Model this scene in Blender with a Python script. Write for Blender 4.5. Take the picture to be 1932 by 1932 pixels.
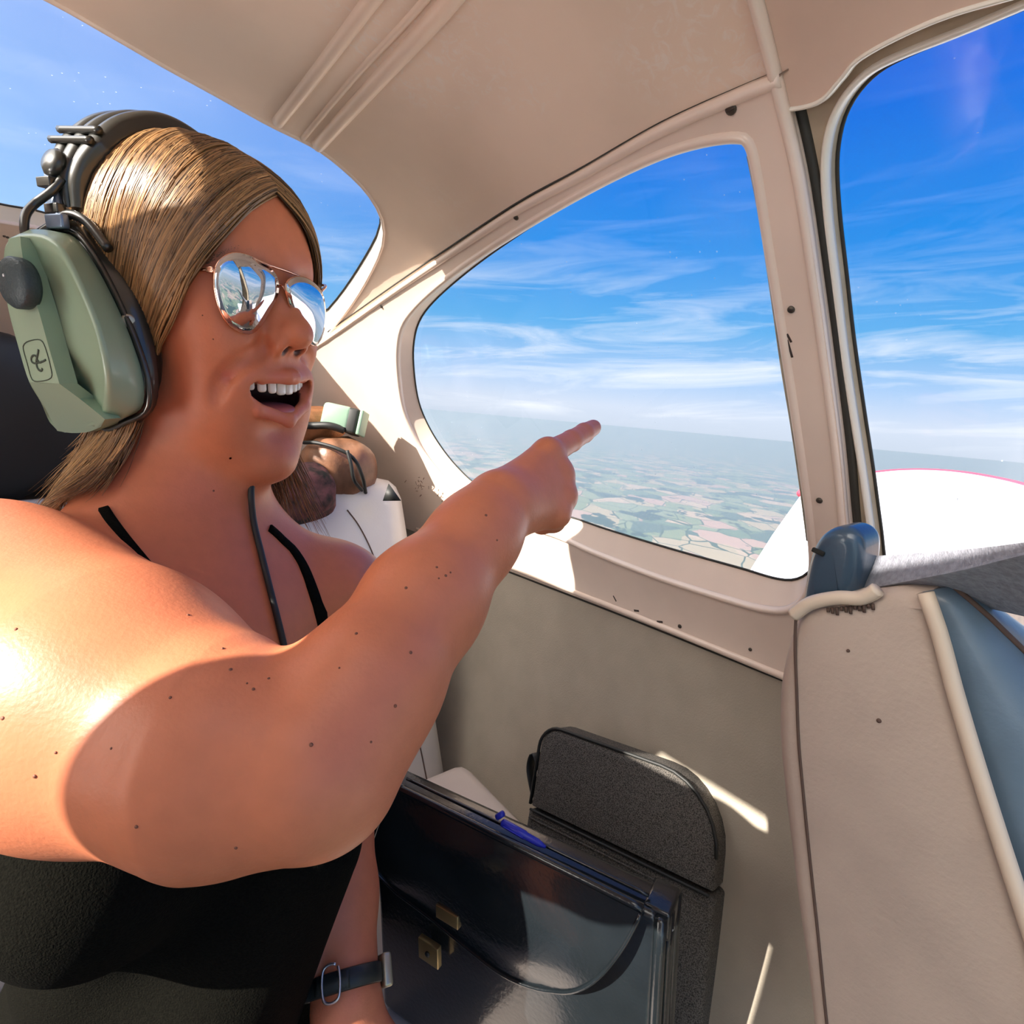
import bpy, bmesh, math, random
import numpy as np
from mathutils import Vector, Matrix
from mathutils.geometry import delaunay_2d_cdt

for o_ in list(bpy.data.objects):
    bpy.data.objects.remove(o_)
random.seed(4)
rng = np.random.default_rng(4)
SC = bpy.context.scene
COL = SC.collection

# ------------------------------------------------------------------ camera
FPX = 1050.0
PITCH = math.radians(10)
RT = np.array([1, 0, 0.]); FW = np.array([0, math.cos(PITCH), -math.sin(PITCH)]); UP = np.array([0, math.sin(PITCH), math.cos(PITCH)])
cam_d = bpy.data.cameras.new('camera')
cam_d.sensor_width = 36; cam_d.lens = 36 * FPX / 1932; cam_d.clip_start = .01; cam_d.clip_end = 200000
cam = bpy.data.objects.new('camera', cam_d); COL.objects.link(cam)
cam.rotation_euler = (math.radians(90) - PITCH, 0, 0)
SC.camera = cam
SC.view_settings.view_transform = 'Standard'; SC.view_settings.look = 'None'
SC.view_settings.gamma = 1; SC.view_settings.use_curve_mapping = False
SC.view_settings.exposure = 0.42
SC.cycles.max_bounces = 8; SC.cycles.transparent_max_bounces = 12; SC.cycles.volume_bounces = 1
SC.cycles.sample_clamp_indirect = 8; SC.cycles.caustics_reflective = False; SC.cycles.caustics_refractive = False

# cabin axes: AFT towards the tail, OUT towards the cabin side, Z up
AA = math.radians(35)
AFT = np.array([-math.sin(AA), math.cos(AA), 0]); OUT = np.array([math.cos(AA), math.sin(AA), 0]); ZZ = np.array([0, 0, 1.])
BANK = math.radians(5.0)                      # the aeroplane banks: the world outside is tilted against the cabin
GN = np.array([math.sin(BANK), 0, math.cos(BANK)])

# ------------------------------------------------------------------ sun
SUN = AFT * .0 - OUT * 1.0 + ZZ * .70; SUN = SUN / np.linalg.norm(SUN)
sl = bpy.data.lights.new('sun', 'SUN'); sl.energy = 10.5; sl.angle = math.radians(.6); sl.color = (1, .92, .82)
so = bpy.data.objects.new('sun', sl); COL.objects.link(so)
so.rotation_euler = Vector(SUN).to_track_quat('Z', 'Y').to_euler()

# ------------------------------------------------------------------ sky
def N(nt, typ, **kw):
    n = nt.nodes.new(typ)
    for k, v in kw.items():
        if k == 'ins':
            for i, x in v.items(): n.inputs[i].default_value = x
        else: setattr(n, k, v)
    return n
def ramp(nt, stops, interp='LINEAR'):
    r = nt.nodes.new('ShaderNodeValToRGB'); e = r.color_ramp.elements; r.color_ramp.interpolation = interp
    while len(e) < len(stops): e.new(.5)
    for i, (p, c) in enumerate(stops):
        e[i].position = p; e[i].color = (*c, 1) if len(c) == 3 else c
    return r
def S2L(r, g, b):
    f = lambda c: c / 12.92 if c <= .04045 else ((c + .055) / 1.055) ** 2.4
    return tuple(f(x / 255) for x in (r, g, b))

W = bpy.data.worlds.new('sky'); SC.world = W; W.use_nodes = True
nt = W.node_tree; nt.nodes.clear(); L = nt.links.new
tc = N(nt, 'ShaderNodeTexCoord')
dotn = N(nt, 'ShaderNodeVectorMath', operation='DOT_PRODUCT'); dotn.inputs[1].default_value = tuple(GN)
L(tc.outputs['Generated'], dotn.inputs[0])
mr = N(nt, 'ShaderNodeMapRange'); mr.inputs[1].default_value = -.2; mr.inputs[2].default_value = 1.0
L(dotn.outputs['Value'], mr.inputs[0])
sky = ramp(nt, [(0, S2L(176, 190, 205)), (.155, S2L(196, 208, 224)), (.19, S2L(205, 217, 235)), (.235, S2L(165, 198, 236)), (.30, S2L(92, 168, 226)), (.40, S2L(38, 136, 222)), (.55, S2L(8, 100, 214)), (1, S2L(2, 52, 160))])
L(mr.outputs[0], sky.inputs[0])
# brighter, paler sky around the sun
ds = N(nt, 'ShaderNodeVectorMath', operation='DOT_PRODUCT'); ds.inputs[1].default_value = tuple(SUN)
L(tc.outputs['Generated'], ds.inputs[0])
m2 = N(nt, 'ShaderNodeMapRange'); m2.inputs[1].default_value = -.45; m2.inputs[2].default_value = 1.0; m2.interpolation_type = 'SMOOTHSTEP'
L(ds.outputs['Value'], m2.inputs[0])
glow = N(nt, 'ShaderNodeMix', data_type='RGBA'); glow.inputs['B'].default_value = (*S2L(190, 222, 250), 1)
mg = N(nt, 'ShaderNodeMath', operation='MULTIPLY'); mg.inputs[1].default_value = .62; L(m2.outputs[0], mg.inputs[0])
L(mg.outputs[0], glow.inputs['Factor']); L(sky.outputs[0], glow.inputs['A'])
# wisps of cirrus, thicker near the horizon
mp = N(nt, 'ShaderNodeMapping'); mp.inputs['Scale'].default_value = (1.6, 1.6, 13); mp.inputs['Rotation'].default_value = (0, BANK, .3)
L(tc.outputs['Generated'], mp.inputs[0])
nz = N(nt, 'ShaderNodeTexNoise'); nz.inputs['Scale'].default_value = 1.9; nz.inputs['Detail'].default_value = 9; nz.inputs['Roughness'].default_value = .62; nz.inputs['Distortion'].default_value = .7
L(mp.outputs[0], nz.inputs['Vector'])
cr = ramp(nt, [(.47, (0, 0, 0)), (.70, (1, 1, 1))]); L(nz.outputs['Fac'], cr.inputs[0])
ce = ramp(nt, [(.165, (0, 0, 0)), (.185, (.9,) * 3), (.27, (.75,) * 3), (.38, (.16,) * 3), (.5, (.03,) * 3)]); L(mr.outputs[0], ce.inputs[0])
cm = N(nt, 'ShaderNodeMath', operation='MULTIPLY'); L(cr.outputs[0], cm.inputs[0]); L(ce.outputs[0], cm.inputs[1])
cl = N(nt, 'ShaderNodeMix', data_type='RGBA'); cl.inputs['B'].default_value = (.84, .88, .95, 1)
L(cm.outputs[0], cl.inputs['Factor']); L(glow.outputs['Result'], cl.inputs['A'])
bg = N(nt, 'ShaderNodeBackground'); bg.inputs['Strength'].default_value = .90
# broad bright aureole round the sun, added to brighten the cabin
au = N(nt, 'ShaderNodeMapRange'); au.inputs[1].default_value = .45; au.inputs[2].default_value = 1.0; L(ds.outputs['Value'], au.inputs[0])
ap = N(nt, 'ShaderNodeMath', operation='POWER'); ap.inputs[1].default_value = 2.0; L(au.outputs[0], ap.inputs[0])
av = N(nt, 'ShaderNodeVectorMath', operation='SCALE'); av.inputs[0].default_value = (5.5, 4.9, 4.0); L(ap.outputs[0], av.inputs['Scale'])
aa_ = N(nt, 'ShaderNodeVectorMath', operation='ADD'); L(cl.outputs['Result'], aa_.inputs[0]); L(av.outputs[0], aa_.inputs[1])
L(aa_.outputs[0], bg.inputs['Color'])
wo = N(nt, 'ShaderNodeOutputWorld'); L(bg.outputs[0], wo.inputs['Surface'])

# ------------------------------------------------------------------ helpers
def ray(px, py): return RT * ((px - 966) / FPX) + FW + UP * ((966 - py) / FPX)
def J(px, py, t): return ray(px, py) * t
def w(a, b, z): return AFT * a + OUT * b + ZZ * z
def rays(p):
    p = np.asarray(p, float)
    return RT * ((p[:, :1] - 966) / FPX) + FW + UP * ((966 - p[:, 1:2]) / FPX)
def nrm(v): v = np.asarray(v, float); return v / (np.linalg.norm(v, axis=-1, keepdims=True) + 1e-12)
def spline(pts, n, closed=False):
    """Catmull-Rom through pts, n samples evenly by arc length"""
    p = np.asarray(pts, float)
    if closed: q = np.concatenate([p[-1:], p, p[:2]])
    else: q = np.concatenate([2 * p[:1] - p[1:2], p, 2 * p[-1:] - p[-2:-1]])
    out = []
    for i in range(1, len(q) - 2):
        t = np.linspace(0, 1, 16, endpoint=False)[:, None]
        a, b, c, e = q[i - 1], q[i], q[i + 1], q[i + 2]
        out.append(.5 * (2 * b + (c - a) * t + (2 * a - 5 * b + 4 * c - e) * t ** 2 + (3 * b - a - 3 * c + e) * t ** 3))
    out = np.concatenate(out + [q[-2:-1]])
    s = np.concatenate([[0], np.cumsum(np.linalg.norm(np.diff(out, axis=0), axis=1))])
    u = np.linspace(0, s[-1], n + 1 if closed else n)
    if closed: u = u[:-1]
    return np.stack([np.interp(u, s, out[:, k]) for k in range(out.shape[1])], 1)

MATS = {}
def pmat(name, base, rough=.5, metal=0., var=0., vscale=30., bump=0., bscale=200., spec=.5, coat=0., sss=0., dark=None, sheen=0., detail=4., stretch=None):
    m = bpy.data.materials.new(name); m.use_nodes = True; t = m.node_tree; b = t.nodes['Principled BSDF']
    b.inputs['Base Color'].default_value = (*base, 1); b.inputs['Roughness'].default_value = rough; b.inputs['Metallic'].default_value = metal
    b.inputs['Specular IOR Level'].default_value = spec; b.inputs['Coat Weight'].default_value = coat; b.inputs['Coat Roughness'].default_value = .08
    b.inputs['Sheen Weight'].default_value = sheen
    if sss:
        b.inputs['Subsurface Weight'].default_value = sss; b.inputs['Subsurface Radius'].default_value = (1, .35, .2); b.inputs['Subsurface Scale'].default_value = .006
    co = N(t, 'ShaderNodeTexCoord'); vec = co.outputs['Object']
    if stretch:
        mpn = N(t, 'ShaderNodeMapping'); mpn.inputs['Scale'].default_value = stretch; t.links.new(vec, mpn.inputs[0]); vec = mpn.outputs[0]
    if var:
        n = N(t, 'ShaderNodeTexNoise'); n.inputs['Scale'].default_value = vscale; n.inputs['Detail'].default_value = detail
        t.links.new(vec, n.inputs['Vector'])
        d = dark if dark else tuple(c * (1 - var) for c in base)
        r = ramp(t, [(.35, d), (.62, base)]); t.links.new(n.outputs['Fac'], r.inputs[0]); t.links.new(r.outputs[0], b.inputs['Base Color'])
    if bump:
        n2 = N(t, 'ShaderNodeTexNoise'); n2.inputs['Scale'].default_value = bscale; n2.inputs['Detail'].default_value = 3
        t.links.new(vec, n2.inputs['Vector'])
        bp = N(t, 'ShaderNodeBump'); bp.inputs['Strength'].default_value = bump; bp.inputs['Distance'].default_value = .002
        t.links.new(n2.outputs['Fac'], bp.inputs['Height']); t.links.new(bp.outputs[0], b.inputs['Normal'])
    MATS[name] = m
    return m

def tag(o, label=None, cat=None, group=None, kind=None):
    if label: o['label'] = label
    if cat: o['category'] = cat
    if group: o['group'] = group
    if kind: o['kind'] = kind
    return o
def empty(name, loc=(0, 0, 0), label=None, cat=None, group=None, parent=None):
    o = bpy.data.objects.new(name, None); o.empty_display_size = .02; COL.objects.link(o); o.location = Vector(loc)
    if parent is not None: o.parent = parent
    return tag(o, label, cat, group)
def wloc(o):
    v = Vector(o.location)
    while o.parent is not None: o = o.parent; v = v + Vector(o.location)
    return v
def mesh(name, V, Fc, mat, parent=None, smooth=True, kind=None, label=None, sharp=None):
    """one mesh object; V are world coordinates; the parent may be an Empty or mesh placed anywhere (unrotated)"""
    V = np.asarray(V, float)
    me = bpy.data.meshes.new(name)
    off = np.array(wloc(parent)) if parent is not None else np.zeros(3)
    c = V.mean(0) if len(V) else np.zeros(3)
    base = c
    me.from_pydata((V - base).tolist(), [], [tuple(int(i) for i in f) for f in Fc]); me.update()
    if smooth: me.polygons.foreach_set('use_smooth', [True] * len(me.polygons))
    o = bpy.data.objects.new(name, me); COL.objects.link(o)
    if mat is not None: me.materials.append(mat)
    if parent is not None: o.parent = parent
    o.location = Vector(base - off)
    if sharp is not None:
        me.set_sharp_from_angle(angle=math.radians(sharp))
    if kind: o['kind'] = kind
    if label: o['label'] = label
    return o
class MB:
    """collects geometry for one mesh object"""
    def __init__(s): s.v = []; s.f = []; s.n = 0
    def add(s, V, Fc):
        V = np.asarray(V, float); s.v.append(V); s.f += [tuple(int(i) + s.n for i in f) for f in Fc]; s.n += len(V); return s
    def box(s, c, ax, h, bev=0.0):
        """box with centre c, axes ax (3x3 rows), half sizes h; bevelled by superellipse rounding"""
        ax = np.asarray(ax, float); h = np.asarray(h, float)
        bm = bmesh.new(); bmesh.ops.create_cube(bm, size=2)
        for v in bm.verts: v.co = Vector((v.co.x * h[0], v.co.y * h[1], v.co.z * h[2]))
        if bev > 0: bmesh.ops.bevel(bm, geom=list(bm.edges), offset=min(bev, .95 * min(h)), segments=3, affect='EDGES', profile=.5)
        bm.verts.index_update()
        V = np.array([v.co[:] for v in bm.verts]) @ ax + np.asarray(c); Fc = [[v.index for v in f.verts] for f in bm.faces]; bm.free()
        return s.add(V, Fc)
    def tube(s, P, r, seg=8, cap=True, up=None, flat=1.0):
        """tube along polyline P; r radius or list; flat squashes the cross-section along its binormal"""
        P = np.asarray(P, float); n = len(P); r = np.broadcast_to(np.asarray(r, float), (n,))
        T = nrm(np.gradient(P, axis=0)); u = np.asarray(up, float) if up is not None else (ZZ if abs(T[0] @ ZZ) < .9 else RT)
        V = []
        a = u - T[0] * (u @ T[0]); a = nrm(a)
        ang = np.linspace(0, 2 * np.pi, seg, endpoint=False)
        for i in range(n):
            if up is not None: a = nrm(u - T[i] * (u @ T[i]))
            else: a = nrm(a - T[i] * (a @ T[i]))
            b = np.cross(T[i], a)
            V.append(P[i] + r[i] * (np.cos(ang)[:, None] * a * flat + np.sin(ang)[:, None] * b))
        V = np.concatenate(V); Fc = []
        for i in range(n - 1):
            for j in range(seg):
                k = (j + 1) % seg; Fc.append((i * seg + j, i * seg + k, (i + 1) * seg + k, (i + 1) * seg + j))
        if cap: Fc.append(tuple(range(seg))[::-1]); Fc.append(tuple((n - 1) * seg + j for j in range(seg)))
        return s.add(V, Fc)
    def sweep(s, P, A, B, prof, closed=False, capends=True):
        """cross-section prof (u,v pairs) carried along P with axes A (u) and B (v)"""
        P, A, B = (np.asarray(x, float) for x in (P, A, B)); n = len(P); m = len(prof)
        V = np.concatenate([P[i] + np.array([A[i] * u + B[i] * v for u, v in prof]) for i in range(n)]); Fc = []
        for i in range(n if closed else n - 1):
            i2 = (i + 1) % n
            for j in range(m):
                k = (j + 1) % m; Fc.append((i * m + j, i * m + k, i2 * m + k, i2 * m + j))
        if not closed and capends: Fc.append(tuple(range(m))[::-1]); Fc.append(tuple((n - 1) * m + j for j in range(m)))
        return s.add(V, Fc)
    def lathe(s, c, ax, prof, seg=24):
        """prof (r, h) pairs revolved about ax through c"""
        ax = nrm(ax); a = nrm(np.cross(ax, RT if abs(ax @ RT) < .9 else ZZ)); b = np.cross(ax, a)
        g = np.linspace(0, 2 * np.pi, seg, endpoint=False); V = []
        for r, h in prof: V.append(np.asarray(c) + ax * h + r * (np.cos(g)[:, None] * a + np.sin(g)[:, None] * b))
        V = np.concatenate(V); Fc = []; m = len(prof)
        for i in range(m - 1):
            for j in range(seg):
                k = (j + 1) % seg; Fc.append((i * seg + j, i * seg + k, (i + 1) * seg + k, (i + 1) * seg + j))
        Fc.append(tuple(range(seg))[::-1]); Fc.append(tuple((m - 1) * seg + j for j in range(seg)))
        return s.add(V, Fc)
    def build(s, name, mat, parent=None, **kw):
        return mesh(name, np.concatenate(s.v), s.f, mat, parent, **kw)

# ------------------------------------------------------------------ materials of the cabin
M_CEIL = pmat('cream_headliner', (.94, .755, .61), .36, var=.10, vscale=7, bump=.06, bscale=60, coat=.15)
M_TRIM = pmat('painted_trim', (.88, .72, .61), .30, var=.08, vscale=9, coat=.35, bump=.03, bscale=90)
M_WALL = pmat('vinyl_wall', (.46, .405, .325), .55, var=.10, vscale=14, bump=.22, bscale=420)
M_DOOR = pmat('door_trim', (.50, .41, .29), .5, var=.25, vscale=25, bump=.25, bscale=160)
M_HEAD = pmat('door_header', (.74, .55, .44), .45, var=.08, vscale=20, bump=.08, bscale=250)
M_SEAL = pmat('dark_seal', (.03, .028, .022), .6)
M_LIGHTRIM = pmat('pale_rim', (.86, .80, .70), .35, coat=.3)
t = M_CEIL.node_tree; b = t.nodes['Principled BSDF']; src_ = b.inputs['Base Color'].links[0].from_socket; co = N(t, 'ShaderNodeTexCoord')
n1 = N(t, 'ShaderNodeTexNoise'); n1.inputs['Scale'].default_value = 5.5; n1.inputs['Detail'].default_value = 3; t.links.new(co.outputs['Object'], n1.inputs['Vector'])
n2 = N(t, 'ShaderNodeTexNoise'); n2.inputs['Scale'].default_value = 70; n2.inputs['Detail'].default_value = 8; n2.inputs['Roughness'].default_value = .7; n2.inputs['Distortion'].default_value = 1.5; t.links.new(co.outputs['Object'], n2.inputs['Vector'])
r1 = ramp(t, [(.54, (0, 0, 0)), (.66, (1, 1, 1))]); t.links.new(n1.outputs['Fac'], r1.inputs[0]); r2 = ramp(t, [(.50, (0, 0, 0)), (.62, (.55,) * 3)]); t.links.new(n2.outputs['Fac'], r2.inputs[0])
mm = N(t, 'ShaderNodeMath', operation='MULTIPLY'); t.links.new(r1.outputs[0], mm.inputs[0]); t.links.new(r2.outputs[0], mm.inputs[1])
mc_ = N(t, 'ShaderNodeMix', data_type='RGBA'); mc_.inputs['B'].default_value = (.92, .84, .76, 1); t.links.new(mm.outputs[0], mc_.inputs['Factor']); t.links.new(src_, mc_.inputs['A']); t.links.new(mc_.outputs['Result'], b.inputs['Base Color'])
M_DARK = pmat('dark_void', (.012, .012, .010), .9)
M_SCREW = pmat('screw_metal', (.10, .085, .07), .4, .7)
M_CHIP = pmat('bare_patch', (.05, .035, .03), .8)

# pane: thin clear plastic, a little dusty and scratched
M_PANE = bpy.data.materials.new('clear_pane'); M_PANE.use_nodes = True
t_ = M_PANE.node_tree; t_.nodes.clear()
tr = N(t_, 'ShaderNodeBsdfTransparent'); gl = N(t_, 'ShaderNodeBsdfGlossy'); gl.inputs['Roughness'].default_value = .03
lw = N(t_, 'ShaderNodeLayerWeight'); lw.inputs['Blend'].default_value = .5
pw_ = N(t_, 'ShaderNodeMath', operation='POWER'); pw_.inputs[1].default_value = 5.; t_.links.new(lw.outputs['Facing'], pw_.inputs[0])
fr = N(t_, 'ShaderNodeMath', operation='MULTIPLY_ADD'); fr.inputs[1].default_value = .9; fr.inputs[2].default_value = .03; t_.links.new(pw_.outputs[0], fr.inputs[0])
mx = N(t_, 'ShaderNodeMixShader'); df = N(t_, 'ShaderNodeBsdfTranslucent'); df.inputs['Color'].default_value = (.9, .92, .95, 1); d2 = N(t_, 'ShaderNodeBsdfDiffuse'); d2.inputs['Color'].default_value = (.9, .92, .95, 1)
dd = N(t_, 'ShaderNodeAddShader'); t_.links.new(df.outputs[0], dd.inputs[0]); t_.links.new(d2.outputs[0], dd.inputs[1])
t_.links.new(fr.outputs[0], mx.inputs[0]); t_.links.new(tr.outputs[0], mx.inputs[1]); t_.links.new(gl.outputs[0], mx.inputs[2])
co = N(t_, 'ShaderNodeTexCoord'); vo = N(t_, 'ShaderNodeTexVoronoi'); vo.inputs['Scale'].default_value = 90
t_.links.new(co.outputs['Object'], vo.inputs['Vector'])
lt = N(t_, 'ShaderNodeMath', operation='LESS_THAN'); lt.inputs[1].default_value = .07; t_.links.new(vo.outputs['Distance'], lt.inputs[0])
nz_ = N(t_, 'ShaderNodeTexNoise'); nz_.inputs['Scale'].default_value = 7; nz_.inputs['Detail'].default_value = 6; t_.links.new(co.outputs['Object'], nz_.inputs['Vector'])
rp = ramp(t_, [(.45, (.005,) * 3), (.75, (.05,) * 3)]); t_.links.new(nz_.outputs['Fac'], rp.inputs[0])
sp = N(t_, 'ShaderNodeMath', operation='MULTIPLY'); sp.inputs[1].default_value = .16; t_.links.new(lt.outputs[0], sp.inputs[0])
sw = N(t_, 'ShaderNodeMath', operation='GREATER_THAN'); sw.inputs[1].default_value = .5; t_.links.new(nz_.outputs['Fac'], sw.inputs[0])
sp2 = N(t_, 'ShaderNodeMath', operation='MULTIPLY'); t_.links.new(sp.outputs[0], sp2.inputs[0]); t_.links.new(sw.outputs[0], sp2.inputs[1])
ad = N(t_, 'ShaderNodeMath', operation='ADD'); t_.links.new(rp.outputs[0], ad.inputs[0]); t_.links.new(sp2.outputs[0], ad.inputs[1])
mx2 = N(t_, 'ShaderNodeMixShader'); t_.links.new(ad.outputs[0], mx2.inputs[0]); t_.links.new(mx.outputs[0], mx2.inputs[1]); t_.links.new(dd.outputs[0], mx2.inputs[2])
ou = N(t_, 'ShaderNodeOutputMaterial'); t_.links.new(mx2.outputs[0], ou.inputs['Surface'])

rp.name = 'dust'; M_PANE_DUSTY = M_PANE.copy(); M_PANE_DUSTY.name = 'dusty_pane'
for e_, v_ in zip(M_PANE_DUSTY.node_tree.nodes['dust'].color_ramp.elements, (.035, .06)): e_.color = (v_, v_, v_, 1)
# ------------------------------------------------------------------ cabin shell: a cross-section with tumblehome and an arched roof, tapering aft
PROF = np.array([(0, .335), (.1, .331), (.19, .315), (.27, .289), (.335, .253), (.385, .213), (.44, .12), (.5, .01), (.556, -.1), (.602, -.2), (.626, -.29), (.622, -.4), (.60, -.52), (.56, -.66), (.50, -.80), (.40, -.98), (.2, -1.1), (0, -1.12)])
_th = np.arctan2(PROF[:, 0], PROF[:, 1] + .05); _rr = np.hypot(PROF[:, 0], PROF[:, 1] + .05)
_f = spline(np.stack([_th, _rr], 1), 400); _tf, _rf = _f[:, 0], _f[:, 1]
def taper(a): return np.maximum(1 - (np.clip(a, 0, 1.549) / 1.55) ** 4, 1e-4) ** .25
def shell_g(q):
    a = q @ AFT; b = np.abs(q @ OUT); z = q[:, 2]; s = taper(a)
    b2 = b / s; z2 = -.35 + (z + .35) / s
    th = np.arctan2(b2, z2 + .05); r = np.hypot(b2, z2 + .05)
    g = r - np.interp(th, _tf, _rf)
    return np.where(a > 1.549, 1., g)
def cast(px, n_off=0.0):
    """where the rays of these points of view meet the shell; n_off moves along the inward normal"""
    r = rays(px); lo = np.full(len(r), .02); hi = np.full(len(r), 4.)
    for _ in range(44):
        mid = .5 * (lo + hi); ins = shell_g(r * mid[:, None]) < 0
        lo = np.where(ins, mid, lo); hi = np.where(ins, hi, mid)
    P = r * lo[:, None]
    e = 4e-3; G = np.stack([shell_g(P + e * np.eye(3)[k]) - shell_g(P - e * np.eye(3)[k]) for k in range(3)], 1)
    n = -nrm(G)
    off = np.asarray(n_off, float)
    return (P + n * (off[:, None] if off.ndim else off), n)

def pix(a, b):
    """view point of the roof's inside at (a, b)"""
    lo, hi = .0, .4
    for _ in range(40):
        m = .5 * (lo + hi)
        if shell_g(w(a, b, m)[None])[0] < 0: lo = m
        else: hi = m
    p = w(a, b, lo); z = p @ FW; return (966 + FPX * (p @ RT) / z, 966 - FPX * (p @ UP) / z)
G1 = [(1395, 259), (1340, 266), (1270, 287), (1190, 322), (1100, 371), (1000, 430), (910, 489), (845, 538), (797, 582), (773, 618), (765, 660), (767, 712), (776, 765), (793, 808), (818, 850), (850, 890), (890, 926), (960, 960), (1060, 986), (1130, 1010), (1250, 1048), (1380, 1086), (1450, 1107), (1488, 1108), (1514, 1090), (1524, 1050), (1520, 980), (1506, 880), (1490, 770), (1472, 650), (1455, 540), (1440, 440), (1424, 330), (1412, 275)]
H1 = [(1400, 254), (1340, 260), (1268, 280), (1187, 315), (1096, 363), (996, 422), (905, 481), (838, 530), (789, 575), (763, 612), (754, 658), (756, 714), (765, 770), (783, 816), (808, 860), (842, 902), (882, 940), (950, 976), (1052, 1008), (1125, 1040), (1245, 1086), (1370, 1126), (1445, 1146), (1492, 1147), (1524, 1122), (1538, 1068), (1534, 985), (1521, 882), (1505, 770), (1487, 650), (1470, 540), (1454, 440), (1437, 330), (1422, 268)]
G2 = [(1932, 26), (1800, 80), (1700, 120), (1640, 150), (1600, 185), (1573, 226), (1559, 272), (1554, 330), (1560, 420), (1575, 540), (1590, 660), (1610, 790), (1628, 900), (1644, 1010), (1660, 1110), (1700, 1170), (1780, 1215), (1932, 1262), (2250, 1370), (2500, 1400), (2600, 1200), (2600, 300), (2560, -100), (2400, -170)]
H2 = [(1932, 14), (1798, 70), (1696, 110), (1633, 141), (1592, 178), (1564, 222), (1549, 270), (1544, 330), (1550, 422), (1565, 542), (1580, 662), (1600, 792), (1618, 902), (1634, 1012), (1650, 1122), (1694, 1186), (1776, 1232), (1932, 1280), (2250, 1390), (2510, 1420), (2620, 1200), (2620, 300), (2580, -120), (2400, -185)]
G3 = [(80, 0), (200, 68), (300, 126), (400, 182), (500, 238), (590, 284), (650, 330), (690, 374), (709, 414), (706, 446), (692, 478), (662, 528), (628, 574), (600, 600), (560, 600), (480, 572), (300, 496), (100, 424), (0, 404), (-250, 352)] + [pix(*q) for q in ((1.12, -.17), (1.06, -.22), (.96, -.24), (.82, -.24), (.66, -.25), (.54, -.24), (.485, -.20), (.49, -.15), (.55, -.105), (.634, -.06))]  # unseen left end is shaped to let sun reach the hair
H3 = [(82, -6), (203, 62), (303, 120), (404, 176), (504, 232), (595, 278), (656, 325), (698, 370), (722, 418), (722, 460), (706, 502), (676, 556), (640, 606), (606, 640), (560, 636), (478, 596), (298, 512), (98, 438), (-2, 418), (-252, 366)] + [pix(*q) for q in ((1.13, -.175), (1.07, -.23), (.965, -.252), (.815, -.252), (.655, -.262), (.53, -.252), (.473, -.205), (.478, -.143), (.54, -.093), (.626, -.053))]
SEAM = [(-2700, 1750), (-1500, 1380), (0, 960), (300, 830), (480, 722), (560, 668), (620, 630), (740, 545), (850, 470), (980, 385), (1100, 320), (1250, 235), (1400, 168), (1475, 138)]
PILLAR = [(1250, -2400), (1330, -800), (1425, -60), (1440, 0), (1468, 110), (1490, 200), (1520, 335), (1548, 520), (1571, 690), (1591, 850), (1606, 1010), (1625, 1150), (1660, 1400), (1720, 1932), (1850, 3700)]
SILL = [(-2700, 400), (-1500, 560), (300, 850), (640, 950), (790, 1003), (950, 1069), (1200, 1166), (1460, 1271), (1665, 1354)]
HEADER = [(1470, 208), (1520, 202), (1555, 187), (1590, 148), (1622, 112), (1700, 68), (1800, 26), (1932, -12), (2300, -200), (3400, -560)]
def dense(p, closed=False, n=None):
    p = np.asarray(p, float); ln = np.linalg.norm(np.diff(p, axis=0), axis=1).sum()
    return spline(p, n or int(max(24, ln / 14)), closed)
g1, h1 = dense(G1, True, 220), dense(H1, True, 220); g2, h2 = dense(G2, True, 260), dense(H2, True, 260); g3, h3 = dense(G3, True, 220), dense(H3, True, 220)
seam, pill, sill, head = dense(SEAM), dense(PILLAR, n=300), dense(SILL), dense(HEADER)

def inpoly(p, poly):
    x, y = p[:, 0], p[:, 1]; c = np.zeros(len(p), bool); q = np.asarray(poly); k = len(q)
    for i in range(k):
        x1, y1 = q[i]; x2, y2 = q[i - 1]
        m = ((y1 > y) != (y2 > y)); xi = (x2 - x1) * (y - y1) / ((y2 - y1) if y2 != y1 else 1e-9) + x1
        c ^= m & (x < xi)
    return c
def axis(lo, hi, f0, f1, s, S):
    a = list(np.arange(f0, f1 + 1, s)); x = f0 - S
    while x > lo: a.append(x); x -= S
    x = f1 + S
    while x < hi: a.append(x); x += S
    return np.array(sorted(a + [lo, hi]))
gx, gy = np.meshgrid(axis(-2600, 3300, -80, 2010, 22, 130), axis(-2300, 3600, -80, 2010, 22, 130))
pts = [np.stack([gx.ravel(), gy.ravel()], 1)]; edges = []; cnt = len(pts[0])
for c, cl_ in ((h1, 1), (h2, 1), (h3, 1), (seam, 0), (pill, 0), (sill, 0), (head, 0)):
    n_ = len(c); pts.append(c); edges += [(cnt + i, cnt + (i + 1) % n_) for i in range(n_ if cl_ else n_ - 1)]; cnt += n_
allp = np.concatenate(pts) + rng.normal(0, 1e-3, (cnt, 2))
res = delaunay_2d_cdt([Vector(p) for p in allp], edges, [], 0, 1e-4)
cv = np.array([v[:] for v in res[0]]); cf = np.array([f for f in res[2] if len(f) == 3])
cen = cv[cf].mean(1)
right = cen[:, 0] > np.interp(cen[:, 1], pill[:, 1], pill[:, 0])
below_seam = cen[:, 1] > np.interp(cen[:, 0], seam[:, 0], seam[:, 1])
below_sill = cen[:, 1] > np.interp(cen[:, 0], sill[:, 0], sill[:, 1])
below_head = cen[:, 1] > np.interp(cen[:, 0], head[:, 0], head[:, 1])
hole = inpoly(cen, h1) | inpoly(cen, h2) | inpoly(cen, h3)
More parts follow.
